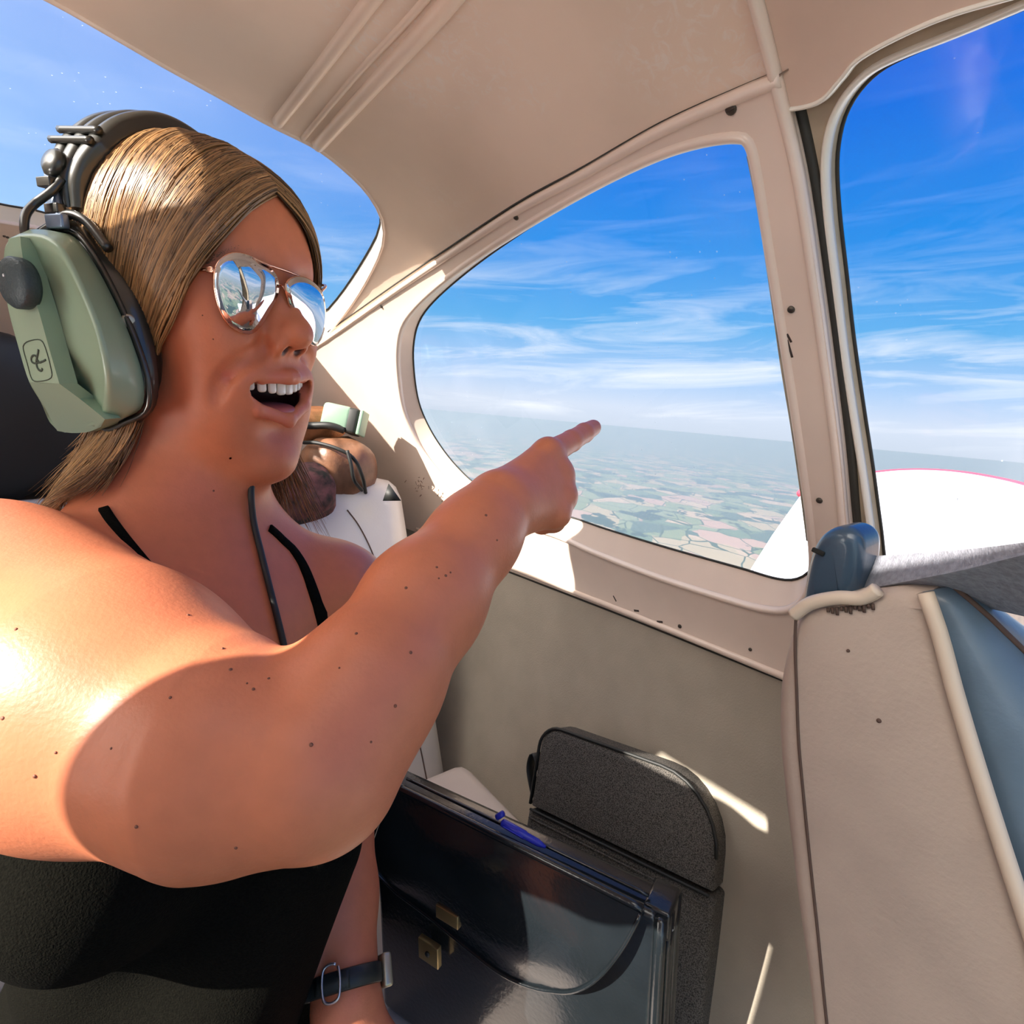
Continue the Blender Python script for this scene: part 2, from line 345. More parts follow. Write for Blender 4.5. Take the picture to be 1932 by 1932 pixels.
def panel(name, sel, mat, off, thick, parent=None, kind='structure'):
    f = cf[sel]; ids, inv = np.unique(f, return_inverse=True); P, n = cast(cv[ids], off)
    F2 = inv.reshape(-1, 3)
    if np.cross(P[F2[0][1]] - P[F2[0][0]], P[F2[0][2]] - P[F2[0][0]]) @ n[F2[0][0]] < 0: F2 = F2[:, ::-1]
    o = mesh(name, P, F2, mat, parent, kind=kind, sharp=40)
    me_ = o.data; cnt_ = {}
    for p_ in me_.polygons:
        for k_ in p_.edge_keys: cnt_[k_] = cnt_.get(k_, 0) + 1
    for e_ in me_.edges:
        if cnt_.get(e_.key, 0) == 1: e_.use_edge_sharp = True
    s = o.modifiers.new('thickness', 'SOLIDIFY'); s.thickness = thick; s.offset = -1
    return o
ceil = panel('ceiling', ~right & ~below_seam & ~hole, M_CEIL, 0, .02)
trim = panel('trim_1', ~right & below_seam & ~below_sill & ~hole, M_TRIM, .006, .026)
wall = panel('wall_left', ~right & below_sill & (below_seam), M_WALL, 0, .02)
door = panel('door_1', right & below_head & ~hole, M_DOOR, -.008, .02)
header = panel('header_panel', right & ~below_head & ~hole, M_HEAD, .002, .016, door, None)

# unseen rest of the roof, put in to block the sun, over and beyond the camera, down to the far side's windows, and the far side below them
def shell_strip(name, th0, th1, a0, a1, mat, clip=True, nth=40, na=60):
    th = np.linspace(th0, th1, nth); aa = np.linspace(a0, a1, na)
    R0 = np.interp(np.abs(th), _tf, _rf); V = []
    for a in aa:
        s_ = taper(np.array([a]))[0]
        for k in range(nth):
            b_ = -R0[k] * math.sin(abs(th[k])) * (1 if th[k] > 0 else -1); z_ = R0[k] * math.cos(th[k]) - .05
            V.append(w(a, b_ * s_, -.35 + (z_ + .35) * s_))
    V = np.array(V); dz = V @ FW; px = 966 + FPX * (V @ RT) / np.maximum(dz, 1e-6); py = 966 - FPX * (V @ UP) / np.maximum(dz, 1e-6)
    inside = (dz > .01) & (px > -2580) & (px < 3280) & (py > -2280) & (py < 3580)
    Fc = []
    for i in range(na - 1):
        for k in range(nth - 1):
            f = (i * nth + k, i * nth + k + 1, (i + 1) * nth + k + 1, (i + 1) * nth + k)
            if not (clip and all(inside[list(f)])): Fc.append(f)
    o = mesh(name, V, Fc, mat, None, kind='structure')
    return o
shell_strip('ceiling', -.9, .99, .15, 1.545, M_CEIL)
shell_strip('wall_right', 1.95, 3.1, -.9, 1.545, M_WALL)
# far side between roof and sill: an unseen post, widened to block the sun, and the rear end; the openings before, between and behind are its windows
shell_strip('sun_block_post', .98, 1.97, -.50, .285, M_TRIM, nth=30, na=14)  # unseen post, extended forward to keep sun off the front seat
shell_strip('sun_block_strip', .50, 1.06, -.60, .16, M_CEIL, nth=20, na=24)  # unseen roof strip, added to shade the front seat
shell_strip('trim_4', .98, 1.97, 1.08, 1.545, M_TRIM, nth=30, na=14)

def reveal(name, hp, ho, gp, go, mat, parent, flip=False):
    A_, _ = cast(hp, ho); B_, _ = cast(gp, go); n = len(A_); m = .5 * (A_ + B_)
    V = np.concatenate([A_, m + (A_ - B_) * .1, B_]); Fc = []
    for k in (0, 1):
        for i in range(n): Fc.append((k * n + i, k * n + (i + 1) % n, (k + 1) * n + (i + 1) % n, (k + 1) * n + i))
    return mesh(name, V, Fc, mat, parent)
def along(px, off, closed=True):
    P, n = cast(px, off)
    T = nrm(np.roll(P, -1, 0) - np.roll(P, 1, 0)) if closed else nrm(np.gradient(P, axis=0))
    return P, n, nrm(np.cross(T, n))
def halfround(u, v, k=8, base=-.004):
    a = np.linspace(0, np.pi, k); return [(u * math.cos(x), base + (v - base) * math.sin(x)) for x in a]
def pane(name, gp, off, parent, mat=None):
    b = gp; c = b.mean(0)
    gxx, gyy = np.meshgrid(np.arange(b[:, 0].min(), b[:, 0].max(), 45), np.arange(b[:, 1].min(), b[:, 1].max(), 45))
    q = np.stack([gxx.ravel(), gyy.ravel()], 1); q = q[inpoly(q, b)]
    al = np.concatenate([b, q]) + rng.normal(0, 1e-3, (len(b) + len(q), 2))
    r_ = delaunay_2d_cdt([Vector(p) for p in al], [(i, (i + 1) % len(b)) for i in range(len(b))], [], 1, 1e-4)
    v = np.array([x[:] for x in r_[0]]); P, n = cast(v, off)
    return mesh(name, P, [f for f in r_[2]], mat or M_PANE, parent)
def window(nm, g, h, ho, go, rim_w, rim_h, M_rev, M_rim, mp_=None):
    o = reveal(nm, h, ho, g, go, M_rev, None); o['kind'] = 'structure'
    P, n, s = along(g, go + .0008)
    MB().tube(np.concatenate([P, P[:1]]), .0016, 6, cap=False).build('seal', M_SEAL, o, label='thin dark rubber seal')
    P, n, s = along(h, ho)
    MB().sweep(P, s, n, halfround(rim_w, rim_h), closed=True).build('frame', M_rim, o)
    pane('pane', g, go, o, mp_)
    return o
win1 = window('window_1', g1, h1, .006, -.020, .0050, .0035, M_TRIM, M_TRIM)
win2 = window('window_2', g2, h2, -.008, -.020, .0030, .0030, M_DOOR, M_LIGHTRIM)
win3 = window('window_3', g3, h3, .0, -.016, .0030, .0025, M_LIGHTRIM, M_TRIM, M_PANE_DUSTY)

# ribs pressed into the headliner, running across the roof
def ridge(px, u, v, mat, name, parent, off=0.0, n=60):
    P, nn, s = along(spline(px, n), off, False)
    return MB().sweep(P, s, nn, halfround(u, v)).build(name, mat, parent)
ridge([(900, -270), (800, -130), (700, 2), (605, 128), (524, 231)], .007, .006, M_CEIL, 'rib', ceil)
ridge([(1045, -270), (940, -120), (845, 8), (715, 150), (600, 275)], .008, .007, M_CEIL, 'rib', ceil)
ridge([(995, -270), (890, -120), (795, 8), (672, 142), (571, 262)], .004, .003, M_CEIL, 'rib', ceil)
# raised bead on the pillar's front edge and dark gap behind it
pb = spline(PILLAR[2:12], 120) - np.array([9, 0])
P, nn, s = along(pb, .005, False)
MB().sweep(P, s, nn, halfround(.0045, .0035)).build('edge_bead', M_TRIM, trim)
P, nn, s = along(spline(PILLAR[2:12], 120) + np.array([6, 0]), -.006, False)
MB().sweep(P, s, nn, halfround(.004, .002)).build('gap_strip', M_SEAL, trim, label='dark gap beside the pillar')
# channel strip standing off the rear edge of the door opening
P, nn, s = along(spline([(1418, 290), (1432, 360), (1447, 450), (1463, 560), (1481, 690), (1499, 800), (1516, 920), (1528, 1015)], 80), .002, False)
MB().sweep(P, s, nn, halfround(.0028, .004)).build('window_channel', pmat('channel_grey', (.52, .47, .36), .5, var=.5, vscale=60), win1)
# roll along the top of the trim panel and its lower lip
P, nn, s = along(spline(SEAM[5:14], 120) + np.array([4, 6]), .006, False)
MB().sweep(P, s, nn, halfround(.005, .003)).build('top_roll', M_TRIM, trim)
P, nn, s = along(spline(SILL[4:9], 120) + np.array([0, -7]), .006, False)
MB().sweep(P, s, nn, halfround(.006, .004)).build('lower_lip', M_TRIM, trim)
P, nn, s = along(spline(SEAM[6:14], 120) + np.array([-1, -4]), .0006, False)
MB().sweep(P, s, nn, halfround(.0016, .0012)).build('top_seam', M_SEAL, ceil, label='dark gap above the window trim')
P, nn, s = along(spline(SILL[4:9], 120) + np.array([0, 6]), .0004, False)
MB().sweep(P, s, nn, halfround(.0022, .0012)).build('lower_shadow_line', M_SEAL, wall, label='dark strip for the shadow below the sill trim')  # dark strip stands in for the shadow line under the sill
# header panel's light edge
P, nn, s = along(spline(HEADER[:8], 120) + np.array([0, -2]), .002, False)
MB().sweep(P, s, nn, halfround(.002, .002)).build('edge_piping', M_LIGHTRIM, header)

def screw(px, py, r, parent, off=.006):
    P, n = cast(np.array([[px, py]]), off); P, n = P[0], n[0]
    o = MB().lathe(P, n, [(r, -.001), (r, .0008), (r * .8, .0016), (r * .3, .0018)], 14).build('screw', M_SCREW, parent)
    a = nrm(np.cross(n, ZZ)); MB().box(P + n * .0018, [a, np.cross(n, a), n], (r * .7, r * .13, .0003)).build('slot', M_CHIP, o)
for x, y, r in ((1387, 197, .0042), (980, 404, .0032), (725, 575, .003), (1500, 578, .003), (1552, 938, .003), (1288, 1179, .003), (1421, 1222, .0022)):
    screw(x, y, r, trim)
for x, y in ((8, 445), (14, 447), (6, 500), (30, 470)): screw(x, y, .002, ceil, .0)
# bare chips in the sill paint
for x, y, ww, hh, ang in ((1165, 1127, .0012, .005, .6), (1206, 1150, .005, .0016, .2), (1250, 1171, .0055, .0016, .25), (1497, 652, .0009, .008, .1), (1496, 632, .0009, .004, .3)):
    P, n = cast(np.array([[x, y]]), .0062); P, n = P[0], n[0]; a = nrm(np.cross(n, ZZ)); b = np.cross(n, a); ca, sa = math.cos(ang), math.sin(ang)
    MB().box(P, [a * ca + b * sa, -a * sa + b * ca, n], (ww, hh, .0003), .0002).build('paint_chip', M_CHIP, trim)
# scuffs beside the window's lower aft corner
for i in range(26):
    u = rng.random(); x = 785 + 60 * u + rng.normal(0, 9); y = 905 + 34 * u + rng.normal(0, 10)
    P, n = cast(np.array([[x, y]]), .0062); P, n = P[0], n[0]; a = nrm(np.cross(n, ZZ)); b = np.cross(n, a); g_ = rng.normal(.7, .5); ca, sa = math.cos(g_), math.sin(g_)
    MB().box(P, [a * ca + b * sa, -a * sa + b * ca, n], (rng.uniform(.002, .007), rng.uniform(.0004, .0009), .0002)).build('scuff', MATS.get('scuff_brown') or pmat('scuff_brown', (.30, .17, .12), .7), trim)

# ------------------------------------------------------------------ the land far below and the haze over it
m = bpy.data.materials.new('farmland'); m.use_nodes = True; t = m.node_tree; b = t.nodes['Principled BSDF']; b.inputs['Roughness'].default_value = .9; b.inputs['Specular IOR Level'].default_value = .1
co = N(t, 'ShaderNodeTexCoord'); K = t.links.new
mpn = N(t, 'ShaderNodeMapping'); mpn.inputs['Rotation'].default_value = (0, 0, .35); mpn.inputs['Scale'].default_value = (1 / 300, 1 / 480, 1); K(co.outputs['Object'], mpn.inputs[0])
nzw = N(t, 'ShaderNodeTexNoise'); nzw.inputs['Scale'].default_value = .6; nzw.inputs['Detail'].default_value = 2; K(mpn.outputs[0], nzw.inputs['Vector'])
wm = N(t, 'ShaderNodeMix', data_type='RGBA', blend_type='ADD'); wm.inputs['Factor'].default_value = .35; K(mpn.outputs[0], wm.inputs['A']); K(nzw.outputs['Color'], wm.inputs['B'])
v1 = N(t, 'ShaderNodeTexVoronoi', distance='CHEBYCHEV'); v1.inputs['Scale'].default_value = 1.0; K(wm.outputs['Result'], v1.inputs['Vector'])
sepc = N(t, 'ShaderNodeSeparateColor'); K(v1.outputs['Color'], sepc.inputs[0])
fr_ = ramp(t, [(0, (.17, .22, .12)), (.18, (.36, .31, .21)), (.34, (.10, .16, .10)), (.48, (.42, .34, .26)), (.62, (.19, .24, .15)), (.76, (.40, .28, .24)), (.9, (.06, .10, .08))], 'CONSTANT'); K(sepc.outputs[0], fr_.inputs[0])
ve = N(t, 'ShaderNodeTexVoronoi', feature='DISTANCE_TO_EDGE', distance='EUCLIDEAN'); ve.inputs['Scale'].default_value = 1.0; K(wm.outputs['Result'], ve.inputs['Vector'])
le = N(t, 'ShaderNodeMath', operation='LESS_THAN'); le.inputs[1].default_value = .018; K(ve.outputs['Distance'], le.inputs[0])
hedge = N(t, 'ShaderNodeMix', data_type='RGBA'); hedge.inputs['B'].default_value = (.04, .07, .035, 1); K(le.outputs[0], hedge.inputs['Factor']); K(fr_.outputs[0], hedge.inputs['A'])
nf = N(t, 'ShaderNodeTexNoise'); nf.inputs['Scale'].default_value = .62; nf.inputs['Detail'].default_value = 8; nf.inputs['Roughness'].default_value = .55; K(mpn.outputs[0], nf.inputs['Vector'])
rf = ramp(t, [(.56, (0, 0, 0)), (.575, (1, 1, 1))]); K(nf.outputs['Fac'], rf.inputs[0])
wood = N(t, 'ShaderNodeMix', data_type='RGBA'); wood.inputs['B'].default_value = (.022, .045, .03, 1); K(rf.outputs[0], wood.inputs['Factor']); K(hedge.outputs['Result'], wood.inputs['A']); K(wood.outputs['Result'], b.inputs['Base Color'])
GH = 900.0
rings = [0, 400, 900, 1600, 2600, 4000, 6000, 9000, 14000, 22000, 36000, 60000]; V = [(0, 0, 0)]; Fc = []; sg = 96
for r in rings[1:]: V += [(r * math.cos(2 * math.pi * k / sg), r * math.sin(2 * math.pi * k / sg), 0) for k in range(sg)]
for k in range(sg): Fc.append((0, 1 + k, 1 + (k + 1) % sg))
for i in range(len(rings) - 2):
    for k in range(sg): k2 = (k + 1) % sg; Fc.append((1 + i * sg + k, 1 + (i + 1) * sg + k, 1 + (i + 1) * sg + k2, 1 + i * sg + k2))
me = bpy.data.meshes.new('ground'); me.from_pydata(V, [], Fc); me.materials.append(m)
ground = bpy.data.objects.new('ground', me); COL.objects.link(ground); ground.location = Vector(-GN * GH); ground.rotation_euler = (0, BANK, 0); ground['kind'] = 'structure'
hm = bpy.data.materials.new('haze_air'); hm.use_nodes = True; t = hm.node_tree; t.nodes.clear()
vs = N(t, 'ShaderNodeVolumeScatter'); vs.inputs['Color'].default_value = (.52, .75, 1, 1); vs.inputs['Density'].default_value = .55 / 4300; vs.inputs['Anisotropy'].default_value = .2
ou = N(t, 'ShaderNodeOutputMaterial'); va = N(t, 'ShaderNodeVolumeAbsorption'); va.inputs['Color'].default_value = (0, 0, 0, 1); va.inputs['Density'].default_value = .50 / 4300
av_ = N(t, 'ShaderNodeAddShader'); t.links.new(vs.outputs[0], av_.inputs[0]); t.links.new(va.outputs[0], av_.inputs[1]); t.links.new(av_.outputs[0], ou.inputs['Volume'])
HT = 650.0; R_ = 58000
bmh = bmesh.new(); bmesh.ops.create_cone(bmh, cap_ends=True, segments=64, radius1=R_, radius2=R_, depth=HT); me = bpy.data.meshes.new('haze'); bmh.to_mesh(me); bmh.free(); me.materials.append(hm)
haze = bpy.data.objects.new('haze', me); COL.objects.link(haze); haze.location = Vector(-GN * (GH - HT / 2 - 2)); haze.rotation_euler = (0, BANK, 0); haze['kind'] = 'structure'

# ------------------------------------------------------------------ bodies: a distance field, meshed into one continuous skin
class Field:
    def __init__(s): s.p = []
    def _add(s, fn, c, R, op, k, space): s.p.append((fn, np.asarray(c, float), R, op, k, space)); return s
    def rc(s, a, b, ra, rb, k=.02, op='u', space=0):
        a = np.asarray(a, float); b = np.asarray(b, float); ab = b - a; L2 = ab @ ab + 1e-12
        def fn(P):
            t = np.clip((P - a) @ ab / L2, 0, 1); return np.linalg.norm(P - a - t[:, None] * ab, axis=1) - (ra + (rb - ra) * t)
        return s._add(fn, .5 * (a + b), .5 * math.sqrt(L2) + max(ra, rb), op, k, space)
    def chain(s, pts, k=.02, op='u', space=0):
        for (a, ra), (b, rb) in zip(pts[:-1], pts[1:]): s.rc(a, b, ra, rb, k, op, space)
        return s
    def el(s, c, r, k=.02, op='u', space=0, rot=None):
        c = np.asarray(c, float); r = np.asarray(r, float)
        def fn(P):
            q = P - c
            if rot is not None: q = q @ rot.T
            k0 = np.linalg.norm(q / r, axis=1); k1 = np.linalg.norm(q / r ** 2, axis=1)
            return k0 * (k0 - 1) / np.maximum(k1, 1e-9)
        return s._add(fn, c, max(r), op, k, space)
    def eval(s, P, cull=None):
        """P world points; cull=(centre, half diagonal) of the block they sit in"""
        P = np.asarray(P, float); d = np.full(len(P), 1.0); L = None
        for fn, c, R, op, k, sp in s.p:
            if cull is not None:
                cw = HW(c) if sp else c
                if np.linalg.norm(cw - cull[0]) > R * (1.1 if sp else 1) + cull[1] + k * 1.5 + .012: continue
            if sp:
                if L is None: L = WH(P)
                e = fn(L) * .9
            else: e = fn(P)
            if op == 'u': h = np.maximum(k - np.abs(d - e), 0) / k; d = np.minimum(d, e) - h * h * k * .25
            else: h = np.maximum(k - np.abs(d + e), 0) / k; d = np.maximum(d, -e) + h * h * k * .25
        return d
def surface(fn, lo, hi, h, B=16):
    """naive surface nets over sparse blocks; fn(P, cull) -> distance"""
    lo = np.asarray(lo, float); n = np.ceil((np.asarray(hi) - lo) / (h * B)).astype(int)
    I = np.stack(np.meshgrid(*[np.arange(k) for k in n], indexing='ij'), -1).reshape(-1, 3)
    C = lo + (I + .5) * B * h; D = fn(C, None); hd = B * h * .5 * math.sqrt(3)
    I = I[np.abs(D) < hd * 1.35 + .004]; NY, NZ = n[1] * B + 2, n[2] * B + 2
    g = np.stack(np.meshgrid(*[np.arange(B + 1)] * 3, indexing='ij'), -1).reshape(-1, 3)
    ids, vs, qs = [], [], []
    co = np.array([[i, j, k] for i in (0, 1) for j in (0, 1) for k in (0, 1)])
    ed = [(a, b) for a in range(8) for b in range(a + 1, 8) if np.abs(co[a] - co[b]).sum() == 1]
    for b in I:
        o = b * B; P = lo + (o + g) * h
        d = fn(P, (lo + (b + .5) * B * h, hd))
        if d.min() > 0 or d.max() < 0: continue
        d = d.reshape(B + 1, B + 1, B + 1); s = d < 0
        c8 = np.stack([d[i:B + i, j:B + j, k:B + k] for i, j, k in co], -1); s8 = c8 < 0
        act = s8.any(-1) & ~s8.all(-1); ci = np.argwhere(act); v8 = c8[act]
        acc = np.zeros((len(ci), 3)); cnt = np.zeros(len(ci))
        for a, e in ed:
            m = (v8[:, a] < 0) != (v8[:, e] < 0); t = v8[m, a] / (v8[m, a] - v8[m, e])
            acc[m] += co[a] + t[:, None] * (co[e] - co[a]); cnt[m] += 1
        gi = ci + o; ids.append((gi[:, 0] * NY + gi[:, 1]) * NZ + gi[:, 2]); vs.append(lo + (gi + acc / cnt[:, None]) * h)
        for ax in range(3):
            A = s[:B, :B, :B]; Bs = np.roll(s, -1, ax)[:B, :B, :B]
            e = np.argwhere(A != Bs)
            if not len(e): continue
            fl = A[tuple(e.T)]; u = np.zeros(3, int); v = np.zeros(3, int); u[(ax + 1) % 3] = 1; v[(ax + 2) % 3] = 1
            G = e + o; q = [G - u - v, G - v, G, G - u]
            q = np.stack([(x[:, 0] * NY + x[:, 1]) * NZ + x[:, 2] for x in q], 1)
            q[~fl] = q[~fl][:, ::-1]; qs.append(q)
    ids = np.concatenate(ids); V = np.concatenate(vs); Q = np.concatenate(qs)
    o = np.argsort(ids); ids = ids[o]; V = V[o]
    k = np.clip(np.searchsorted(ids, Q), 0, len(ids) - 1); ok = (ids[k] == Q).all(1); F = k[ok]
    return V, F
def march(fn, px, py, t0=.1, t1=1.2):
    r = ray(px, py); t = t0
    for _ in range(90):
        d = fn((r * t)[None])[0]
        if d < 2e-4 or t > t1: break
        t += max(d * .8, 3e-4)
    return r * t
def grad(fn, P, e=1e-3):
    P = np.atleast_2d(P); return nrm(np.stack([fn(P + e * np.eye(3)[k]) - fn(P - e * np.eye(3)[k]) for k in range(3)], 1))
def quickmesh(name, V, F, mat, parent, **kw):
    me = bpy.data.meshes.new(name); V = np.asarray(V); off = np.array(wloc(parent)) if parent is not None else np.zeros(3); c = V.mean(0)
    me.vertices.add(len(V)); me.vertices.foreach_set('co', (V - c).astype(np.float32).ravel())
    me.loops.add(F.size); me.loops.foreach_set('vertex_index', F.astype(np.int32).ravel())
    me.polygons.add(len(F)); me.polygons.foreach_set('loop_start', np.arange(0, F.size, F.shape[1], dtype=np.int32))
    me.update(); me.validate(); me.polygons.foreach_set('use_smooth', np.ones(len(me.polygons), bool))
    o = bpy.data.objects.new(name, me); COL.objects.link(o); me.materials.append(mat)
    if parent is not None: o.parent = parent
    o.location = Vector(c - off)
    for k, v in kw.items():
        if v: o[k] = v
    return o

# ------------------------------------------------------------------ the woman: head frame (x face, y her left, z up)
HO = np.array([-.2755, .5235, .0835])
HX = nrm([.92, -.38, -.10]); HY = np.array([.384, .918, .075]); HY = nrm(HY - HX * (HX @ HY)); HZ = np.cross(HX, HY)
HR = np.stack([HX, HY, HZ], 1); HS = np.array([.90, .89, 1.07])
def HW(p): return HO + (np.asarray(p, float) * HS) @ HR.T
def WH(P): return ((np.asarray(P) - HO) @ HR) / HS

skin = Field()
def sym(fn):
    for s_ in (1, -1): fn(s_)
def m_(p, s_): return (p[0], p[1] * s_, p[2])
H = dict(space=1)
skin.el((-.014, 0, .043), (.100, .076, .088), .02, **H)
skin.el((.024, 0, .055), (.068, .066, .062), .02, **H)
for z_, x_, h_, r_ in ((.062, .048, .026, .038), (.030, .047, .028, .038), (.000, .044, .029, .038), (-.035, .042, .025, .038), (-.070, .044, .018, .034)):
    skin.rc((x_, -h_, z_), (x_, h_, z_), r_, r_, .03, **H)
sym(lambda s_: skin.rc((-.004, .054 * s_, -.050), (.062, .022 * s_, -.108), .020, .018, .025, **H))
skin.el((.077, 0, -.112), (.019, .024, .017), .02, **H)
sym(lambda s_: skin.el((.070, .036 * s_, -.012), (.023, .025, .022), .022, **H))
sym(lambda s_: skin.el((.056, .036 * s_, -.060), (.028, .020, .036), .03, **H))
skin.rc((.081, -.036, .044), (.081, .036, .044), .011, .011, .018, **H)
sym(lambda s_: skin.el((.105, .034 * s_, .024), (.020, .016, .012), .012, 's', **H))
sym(lambda s_: skin.el((.078, .033 * s_, .024), (.0125, .0135, .011), .006, **H))
skin.rc((.086, 0, .044), (.112, 0, -.002), .0090, .0110, .016, **H)
skin.rc((.080, 0, .040), (.098, 0, -.006), .0130, .0150, .012, **H)
skin.el((.1190, 0, -.007), (.0125, .0125, .0105), .008, **H)
sym(lambda s_: skin.el((.104, .0145 * s_, -.014), (.0115, .0075, .0085), .005, **H))
sym(lambda s_: skin.rc((.1125, .0078 * s_, -.0245), (.106, .0085 * s_, -.0120), .0047, .0040, .002, 's', **H))
skin.el((.079, 0, -.045), (.026, .043, .028), .016, **H)
skin.chain([((.0745, .0485, -.0405), .002), ((.0990, .025, -.0530), .0100), ((.106, 0, -.0570), .0135), ((.0990, -.025, -.0530), .0100), ((.0745, -.0485, -.0405), .002)], .003, 's', 1)
skin.el((.074, 0, -.058), (.030, .032, .016), .004, 's', **H)
skin.chain([((.0760, .0495, -.0385), .0026), ((.0960, .026, -.0415), .0038), ((.1070, .004, -.0405), .0048), ((.1070, -.004, -.0405), .0048), ((.0960, -.026, -.0415), .0038), ((.0760, -.0495, -.0385), .0026)], .004, 'u', 1)
skin.chain([((.0750, .0490, -.0420), .0026), ((.0940, .030, -.0660), .0044), ((.1015, 0, -.0755), .0054), ((.0940, -.030, -.0660), .0044), ((.0750, -.0490, -.0420), .0026)], .004, 'u', 1)
# smile folds, kept on the surface
BASE = len(skin.p)
def onface(p):
    """move a head-frame point along its direction from the head's middle onto the face"""
    c = np.array([.02, 0, p[2]]); u = nrm(np.array([p[0], p[1], p[2]]) - c); t = .02
    lo_, hi_ = .02, .14
    for _ in range(30):
        m = .5 * (lo_ + hi_)
        if skin.eval(HW(c + u * m)[None])[0] < 0: lo_ = m
        else: hi_ = m
    return c + u * lo_
folds = [[(.101, .0205, -.0150, .0012), (.0965, .030, -.026, .0024), (.089, .0405, -.041, .0026), (.082, .044, -.055, .0012)], [(.074, .0535, -.034, .0006), (.071, .0555, -.047, .0018), (.068, .054, -.058, .0006)]]
folds = [[(.103, .0195, -.0120, .0010), (.0985, .028, -.021, .0024), (.089, .044, -.031, .0028), (.078, .054, -.044, .0026), (.072, .056, -.058, .0008)]]
folds = [spline(f_, 9) for f_ in folds]
fp = [[[(onface(m_(q[:3], s_)), q[3]) for q in fo] for fo in folds] for s_ in (1, -1)]
for side in fp:
    for fo in side: skin.chain([(q_, r_ * .75) for q_, r_ in fo], .010, 's', 1)

SR, SL = J(-30, 1190, .37), J(636, 1122, .615)
NB = J(352, 985, .52)                                            # base of the neck
LAT = nrm(SL - SR); UPB = nrm(np.array([.16, -.20, .97])); UPB = nrm(UPB - LAT * (UPB @ LAT)); FRT = np.cross(LAT, -UPB); FRT = FRT if FRT[0] > 0 else -FRT
HIP = w(.70, .02, -.62); CH = .5 * (SR + SL) - UPB * .12 + FRT * -.005; BL = .45 * CH + .55 * HIP + FRT * .03
TR = np.stack([FRT, LAT, UPB])                                     # rows: torso axes
skin.rc(HW((-.022, 0, -.04)), NB, .054, .058, .02)
skin.rc(HW((.020, 0, -.085)), NB + FRT * .030 - UPB * .02, .026, .034, .03)
for S_, sg in ((SR, -1), (SL, 1)):
    skin.rc(NB - FRT * .03 + UPB * .00, S_ - LAT * sg * .035 - FRT * .01 + UPB * .012, .052, .046, .05)
    skin.rc(NB + FRT * .045 - UPB * .040 + LAT * sg * .02, S_ - LAT * sg * .02 + FRT * .035 + UPB * .022, .010, .010, .022)
skin.el(CH + UPB * .02, (.100, .150, .150), .05, rot=TR)
sym(lambda s_: skin.el(CH + FRT * .072 + LAT * .073 * s_ - UPB * .045, (.068, .072, .074), .05, rot=TR))
skin.el(BL, (.118, .150, .19), .06, rot=TR)
skin.el(HIP - ZZ * .03, (.135, .180, .17), .06, rot=TR)
BUL = (J(560, 1600, .50), J(400, 1930, .52)); skin.rc(BUL[0], BUL[1], .048, .070, .05)
for sg in (-1, 1):                                                 # thighs of the seated figure
    q = HIP + LAT * .09 * sg - ZZ * .04; skin.rc(q, q + nrm(-AFT * .85 - OUT * .25 - ZZ * .55) * .26, .088, .070, .05)
ARMR = len(skin.p)
# right arm, raised and pointing
skin.chain([(J(-30, 1200, .37), .092), (J(205, 1320, .315), .0745), (J(430, 1420, .285), .0545), (J(590, 1440, .275), .0385)], .014)
skin.chain([(J(595, 1440, .275), .0385), (J(695, 1292, .30), .0360), (J(800, 1135, .345), .0345), (J(895, 1015, .385), .0280), (J(938, 958, .405), .0262)], .02)
WR = J(938, 958, .405)
mcp = [J(1032, 858, .455), J(1050, 896, .458), J(1056, 935, .452), J(1044, 968, .442)]
for q, r in zip(mcp, (.0135, .0140, .0135, .0125)): skin.rc(WR + (q - WR) * .12, q, .019, r, .012)
skin.rc(mcp[0], J(1078, 832, .486), .0112, .0094, .006); skin.rc(J(1078, 832, .486), J(1102, 817, .506), .0094, .0088, .003); skin.rc(J(1102, 817, .506), J(1119, 807, .522), .0088, .0076, .003)
for q, (dx, dy) in zip(mcp, ((4, -8), (9, -3), (10, 2), (9, 4))):
    z_ = q @ FW; skin.el(q + RT * dx / FPX * z_ - UP * dy / FPX * z_ - FW * .007, (.0075, .0075, .0075), .009)
for q in mcp[:3]: skin.rc(WR + (q - WR) * .45 - FW * .0145, q - FW * .0110, .0024, .0026, .007)   # tendons on the back of the hand
fing = [[(1058, 920, .488), (1034, 934, .498), (1010, 930, .486)], [(1056, 952, .480), (1030, 962, .490), (1006, 957, .478)], [(1044, 982, .466), (1022, 987, .474), (1000, 980, .464)]]
for q, f, r in zip(mcp[1:], fing, (.0112, .0108, .0098)):
    pp = [q] + [J(*x) for x in f]; skin.chain([(pp[0], r * 1.12), (pp[1], r), (pp[2], r * .92), (pp[3], r * .84)], .004)
skin.chain([(J(960, 925, .425), .016), (J(996, 888, .465), .0125), (J(1030, 880, .495), .0105), (J(1052, 900, .512), .0088)], .008)
